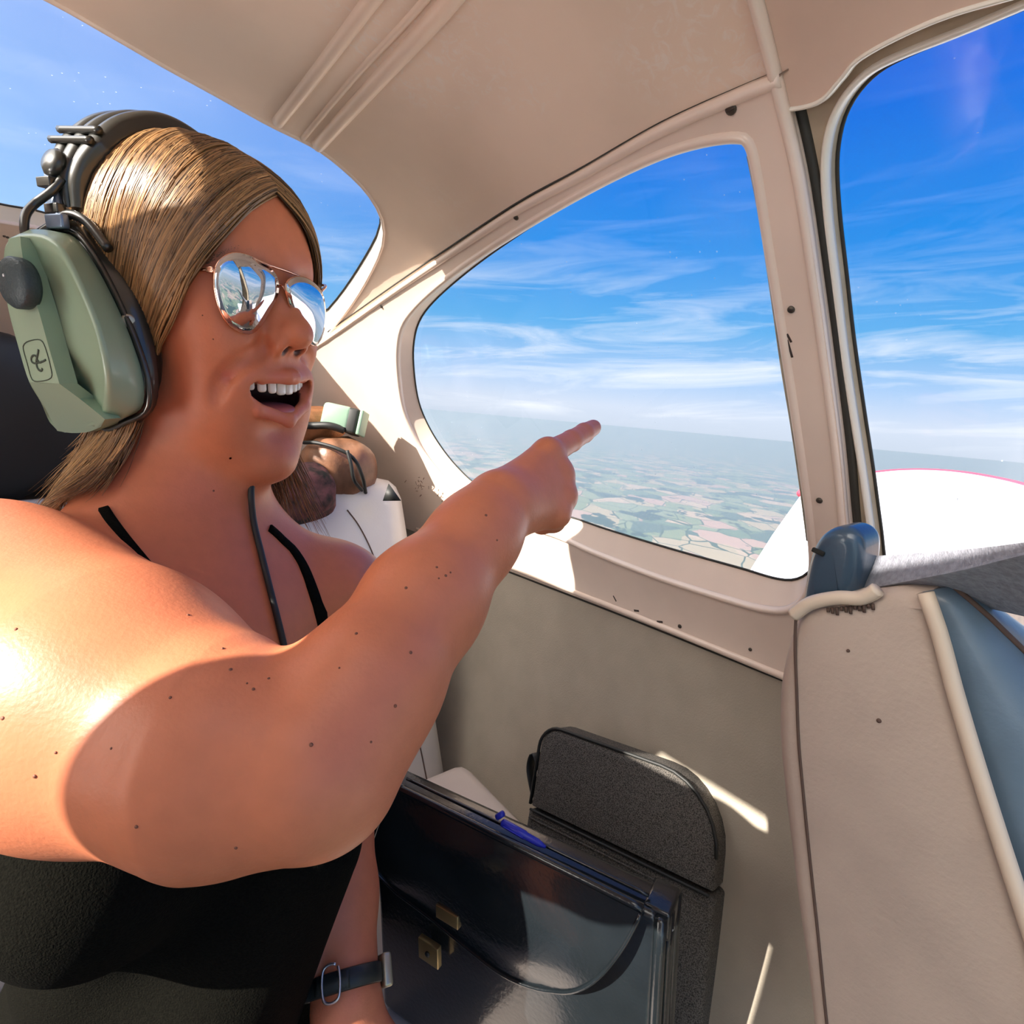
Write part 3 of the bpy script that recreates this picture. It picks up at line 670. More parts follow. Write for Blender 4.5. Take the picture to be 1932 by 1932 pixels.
# left arm: hangs behind the body's edge, the forearm comes forward to the lap
ARM0 = len(skin.p)
EL = J(640, 1480, .66)
skin.chain([(SL, .058), (J(640, 1330, .645), .046), (EL, .040)], .03)
LW = J(655, 1880, .54)
skin.chain([(EL, .040), (J(638, 1690, .60), .0385), (LW, .0305)], .02)
hd = nrm(LW - EL); hs = nrm(np.cross(hd, UPB)); hn = np.cross(hs, hd)
for i, (u, ln, r) in enumerate(((-.030, .072, .0105), (-.010, .082, .011), (.011, .076, .0105), (.031, .060, .0095))):
    q = LW + hd * .085 + hs * u; skin.rc(LW + hs * u * .5 + hd * .01, q, .017, .0125, .012)
    k1 = q + hd * ln * .5 - hn * .012 - UPB * .006; k2 = q + hd * ln * .8 - UPB * .030; skin.chain([(q, r * 1.1), (k1, r), (k2, r * .85)], .004)
skin.chain([(LW + hs * -.02 + hd * .02, .015), (LW + hs * -.048 + hd * .055, .012), (LW + hs * -.055 + hd * .09 - UPB * .01, .0095)], .008)

LOB = np.array([-.62, .12, -.86]); HIB = np.array([.16, .86, .28])
skinf = lambda P: skin.eval(P)

# ------------------------------------------------------------------ seats, wing and luggage
def pl(pts, P0, n):
    """points where these view rays meet a plane"""
    r = rays(pts); t = (np.asarray(P0) @ n) / (r @ n); return r * t[:, None]
def grow(P, n=6):
    return P
def prism(name, outline, vec, mat, parent, bev=.004, seg=3, sharp=None, label=None):
    """a flat outline (3-D points in order) given depth along vec, edges rounded"""
    bm = bmesh.new(); P = np.asarray(outline); c = P.mean(0)
    vs = [bm.verts.new(Vector(p - c)) for p in P]; f = bm.faces.new(vs)
    r = bmesh.ops.extrude_face_region(bm, geom=[f]); nv = [e for e in r['geom'] if isinstance(e, bmesh.types.BMVert)]
    bmesh.ops.translate(bm, verts=nv, vec=Vector(vec)); bmesh.ops.recalc_face_normals(bm, faces=bm.faces)
    if bev:
        es = [e for e in bm.edges if len(e.link_faces) == 2 and any(len(q.verts) > 4 for q in e.link_faces)]
        bmesh.ops.bevel(bm, geom=es, offset=bev, segments=seg, affect='EDGES', profile=.5)
    bmesh.ops.triangulate(bm, faces=[q for q in bm.faces if len(q.verts) > 4])
    bm.verts.index_update(); V = np.array([v.co[:] for v in bm.verts]) + c; Fc = [[v.index for v in q.verts] for q in bm.faces]; bm.free()
    o = mesh(name, V, Fc, mat, parent, sharp=sharp or 50, label=label); o.modifiers.new('normals', 'WEIGHTED_NORMAL').keep_sharp = True
    return o

M_WHITE = pmat('white_leather', (.70, .68, .63), .33, var=.06, vscale=12, bump=.12, bscale=350, coat=.25)
M_CUSH = pmat('cushion_leather', (.74, .64, .58), .45, var=.06, vscale=12, bump=.1, bscale=300)
M_TAUPE = pmat('worn_taupe_leather', (.50, .40, .33), .6, var=.25, vscale=22, bump=.25, bscale=260, dark=(.45, .36, .30))
M_SLATE = pmat('slate_blue_leather', (.13, .19, .25), .36, var=.2, vscale=18, bump=.12, bscale=250, coat=.2)
M_STITCH = pmat('dark_stitching', (.10, .06, .045), .8)
M_PIPE = pmat('pale_piping', (.66, .54, .42), .5)
M_BLUEPL = pmat('blue_black_plastic', (.035, .07, .11), .28, bump=.05, bscale=300, coat=.4)
M_WEB = pmat('grey_webbing', (.30, .31, .36), .65, var=.3, vscale=260, bump=.4, bscale=700)
M_BLK = pmat('black_leather', (.011, .015, .018), .22, var=.3, vscale=15, bump=.18, bscale=190, coat=.35)
M_BLKM = pmat('matt_black', (.014, .015, .014), .55)
M_CORD = pmat('grey_black_cordura', (.15, .135, .12), .85, var=.6, vscale=700, bump=.8, bscale=700, dark=(.03, .028, .024), detail=1)
M_BRASS = pmat('brass', (.50, .38, .18), .35, .85)
M_STEEL = pmat('steel', (.55, .56, .58), .3, .9)

# rear bench: back rest and cushion
bench = empty('rear_seat', w(.86, .0, -.90), 'white leather rear bench seat with dark seams behind the luggage', 'seat')
bu = nrm(AFT * .30 + ZZ); bf = nrm(AFT - bu * (AFT @ bu))
bc = w(.865, 0, -.72) + bu * .30 + bf * .065 + OUT * -.0
MB().box(bc, [bf, OUT, bu], (.065, .470, .335), .055).build('backrest', M_WHITE, bench)
MB().box(w(.62, -.02, -.895), [AFT, OUT, ZZ], (.25, .40, .055), .03).build('cushion', M_CUSH, bench)
MB().box(w(.745, .40, -.75), [AFT, OUT, ZZ], (.125, .095, .085), .03).build('side_bolster', M_CUSH, bench)
MB().box(w(.62, -.02, -.97), [AFT, OUT, ZZ], (.22, .32, .04), .01).build('seat_base', M_WALL, bench)
ff = bc - bf * .0655
def onseat(pts): return pl(pts, ff, bf)
def seat_seam(pts, n, name='seam'):
    P = onseat(spline(pts, n)); lim = (P - bc) @ bu; P = P - bf * 0
    k = np.clip((lim - .280) / .055, 0, 1); P = P + bf * (.055 * (1 - np.sqrt(np.maximum(1 - k * k, 0))))[:, None] - bu[None] * 0
    MB().tube(P, .0013, 6).build(name, M_STITCH, bench, label='dark stitched seam')
seat_seam([(655, 962), (676, 990), (697, 1030), (713, 1072), (727, 1118), (745, 1190), (770, 1300), (795, 1420), (815, 1520)], 60)
P = np.array([w(.62 + .24 * math.cos(u), .0 + .0, -.685) for u in (0, 1)])

shelf = MB().box(w(1.26, 0, -.27), [AFT, OUT, ZZ], (.24, .46, .012), .004).build('rear_shelf', M_WALL, None, kind='structure')

# front seat on the right, its side panel towards us
fs = empty('front_seat', w(.12, .46, -.9), 'worn taupe leather front seat with slate blue facing and pale piping', 'seat')
BS = .36
side_px = [(1505, 1152), (1485, 1195), (1470, 1250), (1461, 1310), (1461, 1400), (1470, 1500), (1482, 1600), (1497, 1720), (1512, 1830), (1524, 1932), (1545, 2150), (1580, 2500), (2150, 2500), (2050, 2100), (1990, 1900), (1932, 1722), (1885, 1578), (1838, 1430), (1805, 1320), (1782, 1230), (1768, 1165), (1757, 1112), (1700, 1108), (1640, 1118), (1560, 1128)]
sa_, sb_ = spline(side_px[:11], 50), spline(side_px[13:21], 50); sc2 = spline(side_px[21:] + side_px[:1], 16)
sp_ = pl(np.concatenate([sa_, [(1580, 2500), (2150, 2500)], sb_, sc2[:-1]]), OUT * BS, OUT)
prism('side_panel', sp_, OUT * .19, M_TAUPE, fs, .012, 4)
# facing cushion bulging forward of the panel's front edge
fe = pl(spline([(1745, 1116), (1772, 1195), (1800, 1300), (1840, 1435), (1885, 1578), (1932, 1722), (1990, 1900), (2050, 2100), (2150, 2450)], 40), OUT * (BS + .004), OUT)
mb = MB(); k = 14; prof = []
for j in range(k):
    u = j / (k - 1); prof.append((u * .180, .052 * math.sin(math.pi * min(max(u, .0), 1)) ** .45))
n = len(fe); tt = nrm(np.gradient(fe, axis=0)); fw_ = nrm(np.cross(tt, OUT)); fw_ = np.where((fw_ @ AFT)[:, None] > 0, -fw_, fw_)
sc_ = np.clip(.22 + np.arange(n) / 11.0, 0, 1); su_ = np.clip(.16 + np.arange(n) / 13.0, 0, 1)
V = np.concatenate([fe[i] + np.array([OUT * u * su_[i] + fw_[i] * (v * sc_[i]) for u, v in prof] + [OUT * .18 * su_[i] - fw_[i] * .02, OUT * .02 * su_[i] - fw_[i] * .012]) for i in range(n)]); m_k = k + 2; Fc = []
for i in range(n - 1):
    for j in range(m_k): j2 = (j + 1) % m_k; Fc.append((i * m_k + j, i * m_k + j2, (i + 1) * m_k + j2, (i + 1) * m_k + j))
Fc.append(tuple(range(m_k))[::-1]); mesh('facing_cushion', V, Fc, M_SLATE, fs, label='slate blue facing')
MB().tube(fe - OUT * .005 + fw_ * .002, .0042, 8).build('piping', M_PIPE, fs, label='pale piping along the front edge')
P = fe + OUT * (.055 * su_[:, None]) + fw_ * (.052 * sc_[:, None] * .93); MB().tube(P, .0016, 6).build('cushion_seam', M_STITCH, fs)
rs = pl(spline([(1502, 1160), (1500, 1215), (1503, 1300), (1507, 1400), (1516, 1500), (1528, 1620), (1543, 1760), (1560, 1932), (1590, 2200)], 80), OUT * (BS - .0003), OUT)
MB().tube(rs, .0011, 6).build('rear_seam', M_STITCH, fs)
MB().tube(pl(spline([(1497, 1160), (1530, 1138), (1580, 1128), (1620, 1129), (1642, 1121), (1656, 1112)], 40), OUT * (BS - .001), OUT), .0045, 8).build('top_roll', M_PIPE, fs)
mb = MB()
for i in range(11):
    x = 1562 + i * 8.5; y = 1147 - i * .8; P = pl(np.array([[x, y], [x + 1, y + 8 + 7 * ((i * 7) % 3) / 2]]), OUT * (BS - .0006), OUT); mb.tube(P, .0010, 5)
mb.build('frayed_stitching', M_STITCH, fs)
for x, y, r in ((1658, 1360, .0016), (1600, 1228, .0012)):
    q = pl(np.array([[x, y]]), OUT * (BS - .0004), OUT)[0]; MB().lathe(q, -OUT, [(r, -.001), (r * .8, .0004), (r * .2, .0006)], 10).build('spot', M_STITCH, fs)

# belt guide on top of the seat and the shoulder belt
bg_ = empty('belt_guide', J(1565, 1100, .36), 'blue-black moulded plastic guide with a slot, on top of the taupe seat', 'guide')
op = pl(spline([(1507, 1140), (1516, 1080), (1528, 1036), (1548, 1007), (1578, 994), (1604, 999), (1621, 1020), (1621, 1060), (1612, 1105), (1606, 1135)], 60), OUT * .372, OUT)
prism('housing', op, OUT * .035, M_BLUEPL, bg_, .009, 4)
q = pl(np.array([[1544, 1041]]), OUT * .3716, OUT)[0]; MB().box(q, [nrm(AFT + ZZ * .25), OUT, nrm(ZZ - AFT * .25)], (.0042, .0012, .0016), .0008).build('slot', M_DARK, bg_)
belt = empty('seat_belt', J(1700, 1080, .35), 'grey webbing shoulder belt running from the guide to the right', 'seat belt')
def ribbon(name, A, B, n, th, mat, parent):
    A, B = spline(A, n), spline(B, n); nn = nrm(np.cross(np.gradient(A, axis=0), B - A)) * th; m = 7
    V = []; 
    for s_ in (0, 1):
        for i in range(n):
            for k in range(m): V.append(A[i] + (B[i] - A[i]) * k / (m - 1) + nn[i] * s_)
    Fc = []; g = lambda s_, i, k: s_ * n * m + i * m + k
    for i in range(n - 1):
        for k in range(m - 1):
            Fc.append((g(0, i, k), g(0, i, k + 1), g(0, i + 1, k + 1), g(0, i + 1, k))); Fc.append((g(1, i, k), g(1, i + 1, k), g(1, i + 1, k + 1), g(1, i, k + 1)))
        for k in (0, m - 1): Fc.append((g(0, i, k), g(0, i + 1, k), g(1, i + 1, k), g(1, i, k)))
    for i in (0, n - 1):
        for k in range(m - 1): Fc.append((g(0, i, k), g(1, i, k), g(1, i, k + 1), g(0, i, k + 1)))
    return mesh(name, V, Fc, mat, parent, sharp=30)
ribbon('upper_webbing', [J(1612, 1050, .385), J(1650, 1049, .365), (J(1800, 1038, .295)), J(1932, 1023, .25), J(2150, 985, .20)], [J(1622, 1112, .372), J(1640, 1110, .355), J(1800, 1078, .29), J(1932, 1046, .25), J(2150, 1000, .2)], 30, .0016, M_WEB, belt)
ribbon('lower_webbing', [J(1622, 1113, .371), J(1642, 1110, .354), J(1800, 1079, .289), J(1932, 1047, .249), J(2150, 1001, .199)], [J(1640, 1120, .375), J(1690, 1120, .365), J(1800, 1135, .33), J(1932, 1163, .295), J(2150, 1215, .25)], 30, .0016, M_WEB, belt)

# the wing outside
WN = nrm(ZZ - OUT * .12); W0 = w(0, 0, -.75)
M_WING = pmat('white_wing_paint', (.86, .87, .90), .3, var=.03, vscale=3, coat=.3)
M_RED = pmat('red_paint', (.72, .06, .10), .35)
tip = pl(spline([(1512, 925), (1560, 900), (1630, 892), (1690, 886), (1750, 885), (1810, 889), (1870, 898), (1932, 912), (2000, 934), (2080, 972)], 60), W0, WN)
tr_ = pl(np.array([[1405, 1080], [1455, 1003]]), W0, WN); rd = tr_[0] - tr_[1]
root_t = tr_[0] + rd * 1.0; rb = root_t @ OUT
root_t = tr_[0] + rd * ((tr_[0] @ OUT - .78) / ((tr_[0] - tr_[1]) @ OUT) * -1) if abs((tr_[0] - tr_[1]) @ OUT) > 1e-6 else root_t
lead = [tip[-1] - AFT * .25 - OUT * .5, w(-1.0, .78, -.75 + .0936)]
outl = np.concatenate([[root_t], tr_, tip, lead])
wing = empty('aircraft_wing', root_t, 'white wing with a red edged tip seen below the windows', 'wing')
prism('wing_skin', outl, -WN * .09, M_WING, wing, .03, 3)
MB().tube(tip + WN * -.018 + nrm(tip - outl.mean(0)) * .004, .020, 10).build('tip_stripe', M_RED, wing, label='red painted edge')
mo = lambda P: P - 2 * OUT * (np.asarray(P) @ OUT)[..., None]
prism('wing_skin', mo(outl)[::-1], -(WN - 2 * OUT * (WN @ OUT)) * .09, M_WING, wing, .03, 3, label='unseen wing on the far side of the cabin, added to bounce sun inside')  # unseen wing, added to bounce sunlight up onto the ceiling
for a_, b_ in (((1403, 1077), (1520, 1068)), ((1806, 940), (1812, 1015))):
    P = pl(spline([a_, b_], 12), W0 + WN * .0005, WN); MB().tube(P, .0018, 6).build('panel_line', MATS.get('panel_gap') or pmat('panel_gap', (.30, .30, .31), .6), wing)

# black briefcase standing on the cushion
TLf = J(748, 1492, .722); TRf = J(1217, 1720, .536); zt = -.47
TLf = TLf * (zt / TLf[2]); TRf = TRf * (zt / TRf[2]); BL_ = nrm(TRf - TLf); BN = nrm(np.cross(BL_, ZZ)); BN = -BN if BN @ OUT < 0 else BN     # BN points to the wall
BW = np.linalg.norm(TRf - TLf); BH = .36
case = empty('briefcase', TLf + BL_ * BW / 2 - ZZ * BH, 'glossy black leather briefcase with brass clasp standing on the seat', 'briefcase')
cx_ = TLf + BL_ * (BW / 2 - .030) + BN * .025
MB().box(cx_ - ZZ * (BH / 2 + .004) + BL_ * .012, [BL_, BN, ZZ], (BW / 2 + .030, .022, BH / 2), .009).build('case_body', M_BLK, case)
fp0 = TLf - BN * .004
flap_px = [(745, 1488), (722, 1560), (712, 1620), (740, 1672), (830, 1742), (900, 1790), (960, 1828), (1020, 1853), (1068, 1860), (1110, 1845), (1150, 1812), (1185, 1768), (1210, 1722)]
flp = pl(spline(flap_px, 60), fp0, BN); top = np.linspace(flp[-1], flp[0], 40)[1:-1]
u_ = np.concatenate([flp, top]); L0 = flp[0]
def flapsurf(P):
    P = np.asarray(P); dz = np.clip((zt - P[:, 2]) / .14, 0, 1); xx = np.clip(((P - L0) @ BL_) / BW, 0, 1)
    bul = .010 * np.sin(np.pi * dz * .9) + .004 * np.sin(xx * 7 + dz * 4) * dz
    return P - BN * bul[:, None]
cc = np.array([[(p - L0) @ BL_, p @ ZZ] for p in u_])
gx_, gy_ = np.meshgrid(np.linspace(cc[:, 0].min(), cc[:, 0].max(), 36), np.linspace(cc[:, 1].min(), cc[:, 1].max(), 20)); qq = np.stack([gx_.ravel(), gy_.ravel()], 1); qq = qq[inpoly(qq, cc)]
al = np.concatenate([cc, qq]) + rng.normal(0, 1e-5, (len(cc) + len(qq), 2))
r_ = delaunay_2d_cdt([Vector(p) for p in al], [(i, (i + 1) % len(cc)) for i in range(len(cc))], [], 1, 1e-7)
v2 = np.array([x[:] for x in r_[0]]); V = flapsurf(L0 - ZZ * L0[2] + BL_ * v2[:, :1] + ZZ * v2[:, 1:2])
fl = mesh('flap', V, r_[2], M_BLK, case); cnt_ = {}
for p_ in fl.data.polygons:
    for k_ in p_.edge_keys: cnt_[k_] = cnt_.get(k_, 0) + 1
for e_ in fl.data.edges:
    if cnt_.get(e_.key, 0) == 1: e_.use_edge_sharp = True
s = fl.modifiers.new('thickness', 'SOLIDIFY'); s.thickness = .003; s.offset = 0
edge = flapsurf(flp); MB().tube(edge - BN * .0022, .0022, 8).build('flap_edge', M_BLK, fl)
P = np.linspace(flp[0], flp[-1], 30); MB().tube(P + ZZ * .001 + BN * .004, .0048, 10).build('top_fold', M_BLK, case)
P = np.linspace(flp[0], flp[-1], 30) + BN * .022 + ZZ * .001; MB().tube(P, .0022, 8).build('rear_rim', M_BLK, case)
def casept(px, py, off): return flapsurf(pl(np.array([[px, py]]), fp0, BN))[0] - BN * off
q = casept(850, 1722, .003); MB().box(q, [BL_, BN, ZZ], (.017, .0022, .009), .001).build('clasp_tongue', M_BRASS, case)
q2 = pl(np.array([[815, 1790]]), fp0, BN)[0] - BN * .004; lk = MB().box(q2, [BL_, BN, ZZ], (.016, .004, .015), .001).build('lock_plate', M_BRASS, case)
MB().lathe(q2 - BN * .004, -BN, [(.0035, 0), (.0035, .002), (.001, .0025)], 12).build('keyhole', M_BLKM, lk)
# the right end: frame corner, gusset folds
er = TRf + BL_ * .010
for i, o_ in enumerate((.006, .018, .030, .042)):
    P = np.array([er + BN * o_ - ZZ * (.005 + .34 * k / 9) + BL_ * (.004 + .004 * (i % 2)) for k in range(10)]); MB().tube(P, .006, 8).build('gusset_fold', M_BLK, case)
q = TRf + BN * .030 + BL_ * .008 + ZZ * -.006; cn = MB().box(q - ZZ * .012, [BL_, BN, ZZ], (.014, .020, .016), .004).build('frame_corner', M_BLK, case)
MB().lathe(q - BN * .012 + BL_ * .014 - ZZ * .016, BL_, [(.003, 0), (.003, .001), (.001, .002)], 10).build('rivet', M_STEEL, cn)

# camera bag behind it, against the side wall
T1 = J(1003, 1527, .860); T2 = J(1330, 1686, .690); F1 = J(1042, 1400, .862)
KL = T2 - T1; KW = np.linalg.norm(KL); KL = KL / KW; KU = F1 - T1; KU = nrm(KU - KL * (KU @ KL)); KN = np.cross(KL, KU); KN = KN if KN @ OUT > 0 else -KN
bag = empty('camera_bag', T1 + KL * KW / 2 - KU * .09, 'grey-black fabric camera bag with zipped lid leaning against the wall', 'bag')
kh = .128; L0k = T1 + KL * -.006
def rrect(x0, x1, y0, y1, r, k=8):
    P = []
    for cx, cy, a0 in ((x1 - r[0], y1 - r[0], 0), (x0 + r[1], y1 - r[1], 90), (x0 + r[2], y0 + r[2], 180), (x1 - r[3], y0 + r[3], 270)):
        rr_ = r[(a0 // 90)]
        for i in range(k): a = math.radians(a0 + 90 * i / (k - 1)); P.append((cx + rr_ * math.cos(a), cy + rr_ * math.sin(a)))
    return P
lid = [L0k + KL * x + KU * y for x, y in rrect(0, KW + .014, .002, kh, (.085, .035, .004, .004))]
prism('lid', lid, KN * .055, M_CORD, bag, .012, 4)
low = [L0k + KL * x + KU * y for x, y in rrect(-.002, KW + .018, -.20, -.002, (.006, .006, .03, .03))]
prism('bag_body', low, KN * .055, M_CORD, bag, .010, 4)
MB().tube([L0k + KL * x - KN * .001 for x in np.linspace(.004, KW + .012, 40)], .0022, 6).build('zip', M_BLKM, bag, label='black zip under the lid')
MB().tube([L0k + KL * x - KN * .001 - KU * .012 for x in np.linspace(.004, KW + .012, 40)], .0015, 6).build('zip_flap', M_CORD, bag)
MB().tube([np.asarray(p) + KN * .003 for p in lid[:17]], .0026, 8).build('piping', M_BLKM, bag)
P = spline([L0k + KU * .055 + KN * .02, L0k + KU * .075 - KL * .018 + KN * .022, L0k + KU * .050 - KL * .022 + KN * .022, L0k + KU * .012 - KL * .003 + KN * .02], 16)
MB().sweep(P, [KN] * 16, nrm(np.cross(np.gradient(P, axis=0), KN)), [(-.011, -.001), (.011, -.001), (.011, .001), (-.011, .001)]).build('strap_loop', M_BLKM, bag)

# blue pen tucked behind the briefcase
pen = empty('pen', J(970, 1570, .625), 'blue capped pen lying on the top edge of the briefcase beside the camera bag', 'pen')
p0, p1 = J(948, 1552, .632), J(1022, 1594, .607); pd = nrm(p1 - p0); M_PEN = pmat('blue_plastic', (.02, .03, .42), .3)
MB().lathe(p0, pd, [(.001, -.002), (.0042, 0), (.0045, .002), (.0048, .016), (.0048, .030), (.0040, .031), (.0040, .046), (.0015, .056)], 14).build('barrel', M_PEN, pen)
MB().box(p0 + pd * .014 - FW * .0065, [pd, RT, FW], (.012, .0012, .0008), .0005).build('clip', M_PEN, pen)
MB().lathe(p0 - pd * .004 + UP * .006, nrm(pd + UP), [(.001, -.006), (.0035, -.004), (.0035, .006), (.001, .007)], 12).build('cap_end', M_PEN, pen)

# things on the shelf behind the seat
def lump(name, c, ax, r, mat, parent, amp=.08, seed=0, pw=2.6, label=None, n=40):
    g = np.random.default_rng(seed); th = np.linspace(0, math.pi, n // 2); ph = np.linspace(0, 2 * math.pi, n, endpoint=False); V = []
    K_ = g.normal(0, 3.2, (6, 3)); f0 = g.uniform(0, 6, 6)
    for t in th:
        for p in ph:
            d = np.array([math.sin(t) * math.cos(p), math.sin(t) * math.sin(p), math.cos(t)]); e = (np.abs(d) ** pw).sum() ** (-1 / pw)
            V.append(d * e * (1 + amp * np.sin(K_ @ d + f0).mean() * 1.6))
    V = np.array(V) * np.asarray(r) @ np.asarray(ax) + np.asarray(c); Fc = []; m = n // 2
    for i in range(m - 1):
        for j in range(n): k = (j + 1) % n; Fc.append((i * n + j, (i + 1) * n + j, (i + 1) * n + k, i * n + k))
    return mesh(name, V, Fc, mat, parent, label=label)
M_BROWN = pmat('brown_leather', (.26, .12, .065), .42, var=.4, vscale=30, bump=.3, bscale=140)
M_BROWN_LIT = pmat('brown_leather_sunlit', (.52, .22, .09), .75, var=.3, vscale=60, bump=.4, bscale=300)  # sunlit orange put into the colour of the bag's top
M_GREEN = pmat('sage_plastic', (.22, .34, .25), .42)
AX = np.stack([OUT, AFT, ZZ])
hb = empty('leather_bag', w(1.12, .34, -.258), 'brown leather bag with black straps on the rear shelf', 'bag')
lump('bag_body', J(636, 885, 1.10) , AX, (.068, .07, .062), M_BROWN, hb, .07, 3)
lump('bag_top', J(592, 800, 1.14), AX, (.060, .06, .036), M_BROWN_LIT, hb, .1, 5)
c0 = J(636, 885, 1.10)
def onlump(pts, t): return spline([J(x, y, t_) for (x, y), t_ in zip(pts, t)], 24)
MB().tube(onlump([(573, 835), (600, 836), (640, 848), (668, 866), (684, 900), (690, 930)], (1.04, 1.025, 1.02, 1.03, 1.05, 1.08)), .0035, 8).build('strap', M_BLKM, hb)
MB().tube(onlump([(555, 800), (585, 803), (620, 803), (650, 812)], (1.07, 1.065, 1.06, 1.07)), .007, 8).build('handle', M_BLKM, hb)
MB().tube(onlump([(655, 850), (662, 875), (668, 905), (683, 925)], (1.02, 1.02, 1.03, 1.06)), .0035, 8).build('strap', M_BLKM, hb)
bk = empty('spare_headset', J(655, 795, 1.10), 'sage green and black plastic earpiece lying on the brown bag', 'headset')
ax_ = np.stack([nrm(RT + UP * -.22), FW, nrm(UP + RT * .22)])
MB().box(J(640, 789, 1.09), ax_, (.028, .025, .024), .008).build('ear_cup', M_GREEN, bk)
MB().box(J(669, 797, 1.09), ax_, (.012, .024, .025), .006).build('ear_seal', M_BLKM, bk)
MB().box(J(684, 800, 1.085), ax_, (.0035, .022, .024), .002).build('rim', M_GREEN, bk)
lump('cloth', J(572, 932, 1.02), AX, (.055, .05, .055), None, None, .14, 9)
cl_o = bpy.data.objects['cloth']; cl_o.name = 'patterned_cloth'; cl_o.data.materials.clear() if len(cl_o.data.materials) else None
mcl = pmat('patterned_cloth', (.16, .06, .06), .9, var=.9, vscale=55, dark=(.015, .016, .012), bump=.6, bscale=120); cl_o.data.materials.append(mcl)
tag(cl_o, 'dark cloth with a reddish pattern bundled between the bag and her hair', 'cloth')
jk = lump('dark_backdrop', J(-40, 800, .86), AX, (.17, .09, .13), M_BLKM, None, .12, 12); tag(jk, 'black lump added as a dark backdrop behind her headset', 'dark_backdrop')  # lump added to fill the dark area behind the headset
ck = MB().add([J(733, 912, 1.02), J(722, 945, 1.02), J(757, 945, 1.02), J(735, 914, 1.06), J(724, 945, 1.06), J(757, 945, 1.06)], [(0, 1, 2), (3, 5, 4), (0, 3, 4, 1), (1, 4, 5, 2), (2, 5, 3, 0)]).build('corner_tab', M_BLKM, bench, label='small black tab at the corner of the backrest')

# ------------------------------------------------------------------ the woman
M_SKIN = pmat('skin', (.64, .205, .098), .43, var=.06, vscale=90, bump=.10, bscale=420, sss=.10, spec=.38)
t = M_SKIN.node_tree; b = t.nodes['Principled BSDF']; src = b.inputs['Base Color'].links[0].from_socket
at = N(t, 'ShaderNodeAttribute', attribute_name='tint'); mxn = N(t, 'ShaderNodeMix', data_type='RGBA')
t.links.new(at.outputs['Alpha'], mxn.inputs['Factor']); t.links.new(src, mxn.inputs['A']); t.links.new(at.outputs['Color'], mxn.inputs['B']); t.links.new(mxn.outputs['Result'], b.inputs['Base Color'])
person = empty('person', HIP - np.array([0, 0, .2]), 'woman in a black strappy top smiling and pointing out of the side window', 'person')
SKV, SKF = surface(lambda P, c: skin.eval(P, c), LOB, HIB, .0017)
body = quickmesh('body', SKV, SKF, M_SKIN, person)
# own colours of the skin: lips, inside of the mouth, the scalp under the hair; nostril shade is painted in too
Lc = WH(SKV); tint = np.zeros((len(SKV), 4), np.float32)
def paint(mask, col, a):
    tint[:, :3] = np.where((mask * a > tint[:, 3])[:, None], np.array(col), tint[:, :3]); tint[:, 3] = np.maximum(tint[:, 3], mask * a)
def near(pts, r, soft):
    d = np.full(len(Lc), 9.); m = np.linalg.norm(Lc - np.array([.09, 0, -.055]), axis=1) < .08
    for a_, b_ in zip(pts[:-1], pts[1:]):
        a_, b_ = np.array(a_), np.array(b_); ab = b_ - a_; q = Lc[m]; tt_ = np.clip((q - a_) @ ab / (ab @ ab), 0, 1)
        d[m] = np.minimum(d[m], np.linalg.norm(q - a_ - tt_[:, None] * ab, axis=1))
    return np.clip((r - d) / soft, 0, 1)
up_l = [(.0760, .0495, -.0385), (.0960, .026, -.0415), (.1070, .004, -.0405), (.1070, -.004, -.0405), (.0960, -.026, -.0415), (.0760, -.0495, -.0385)]
lo_l = [(.0750, .0490, -.0420), (.0940, .030, -.0665), (.1020, 0, -.0770), (.0940, -.030, -.0665), (.0750, -.0490, -.0420)]
paint(near(up_l, .0066, .0022), (.60, .17, .12), .6); paint(near(lo_l, .0066, .0022), (.60, .17, .12), .6)
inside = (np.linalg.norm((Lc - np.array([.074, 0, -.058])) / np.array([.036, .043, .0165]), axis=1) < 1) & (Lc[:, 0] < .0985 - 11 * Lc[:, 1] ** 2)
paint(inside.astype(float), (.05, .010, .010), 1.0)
nd = np.minimum(*[np.linalg.norm((Lc - np.array([.109, .0082 * s_, -.019])) / np.array([.008, .0050, .0070]), axis=1) for s_ in (1, -1)]); paint(np.clip((1.0 - nd) / .25, 0, 1), (.06, .015, .01), .95)  # dark paint stands for the shade inside the nostrils
HLZ = [-.06, -.03, .0, .03, .05, .075, .10]; HLX = [-.012, .008, .030, .058, .072, .082, .078]
rad = np.linalg.norm(Lc - np.array([0, 0, .04]), axis=1)
sc_m = (Lc[:, 0] < np.interp(Lc[:, 2], HLZ, HLX) - .012) & (Lc[:, 2] > -.05) & (rad < .14); paint(sc_m.astype(float), (.15, .078, .036), 1.0)
ca = body.data.color_attributes.new('tint', 'FLOAT_COLOR', 'POINT'); ca.data.foreach_set('color', tint.ravel())
M_MOLE = pmat('mole', (.20, .07, .035), .6)
def skin_hit(px, py, t0=.12): return march(lambda P: skin.eval(P), px, py, t0)
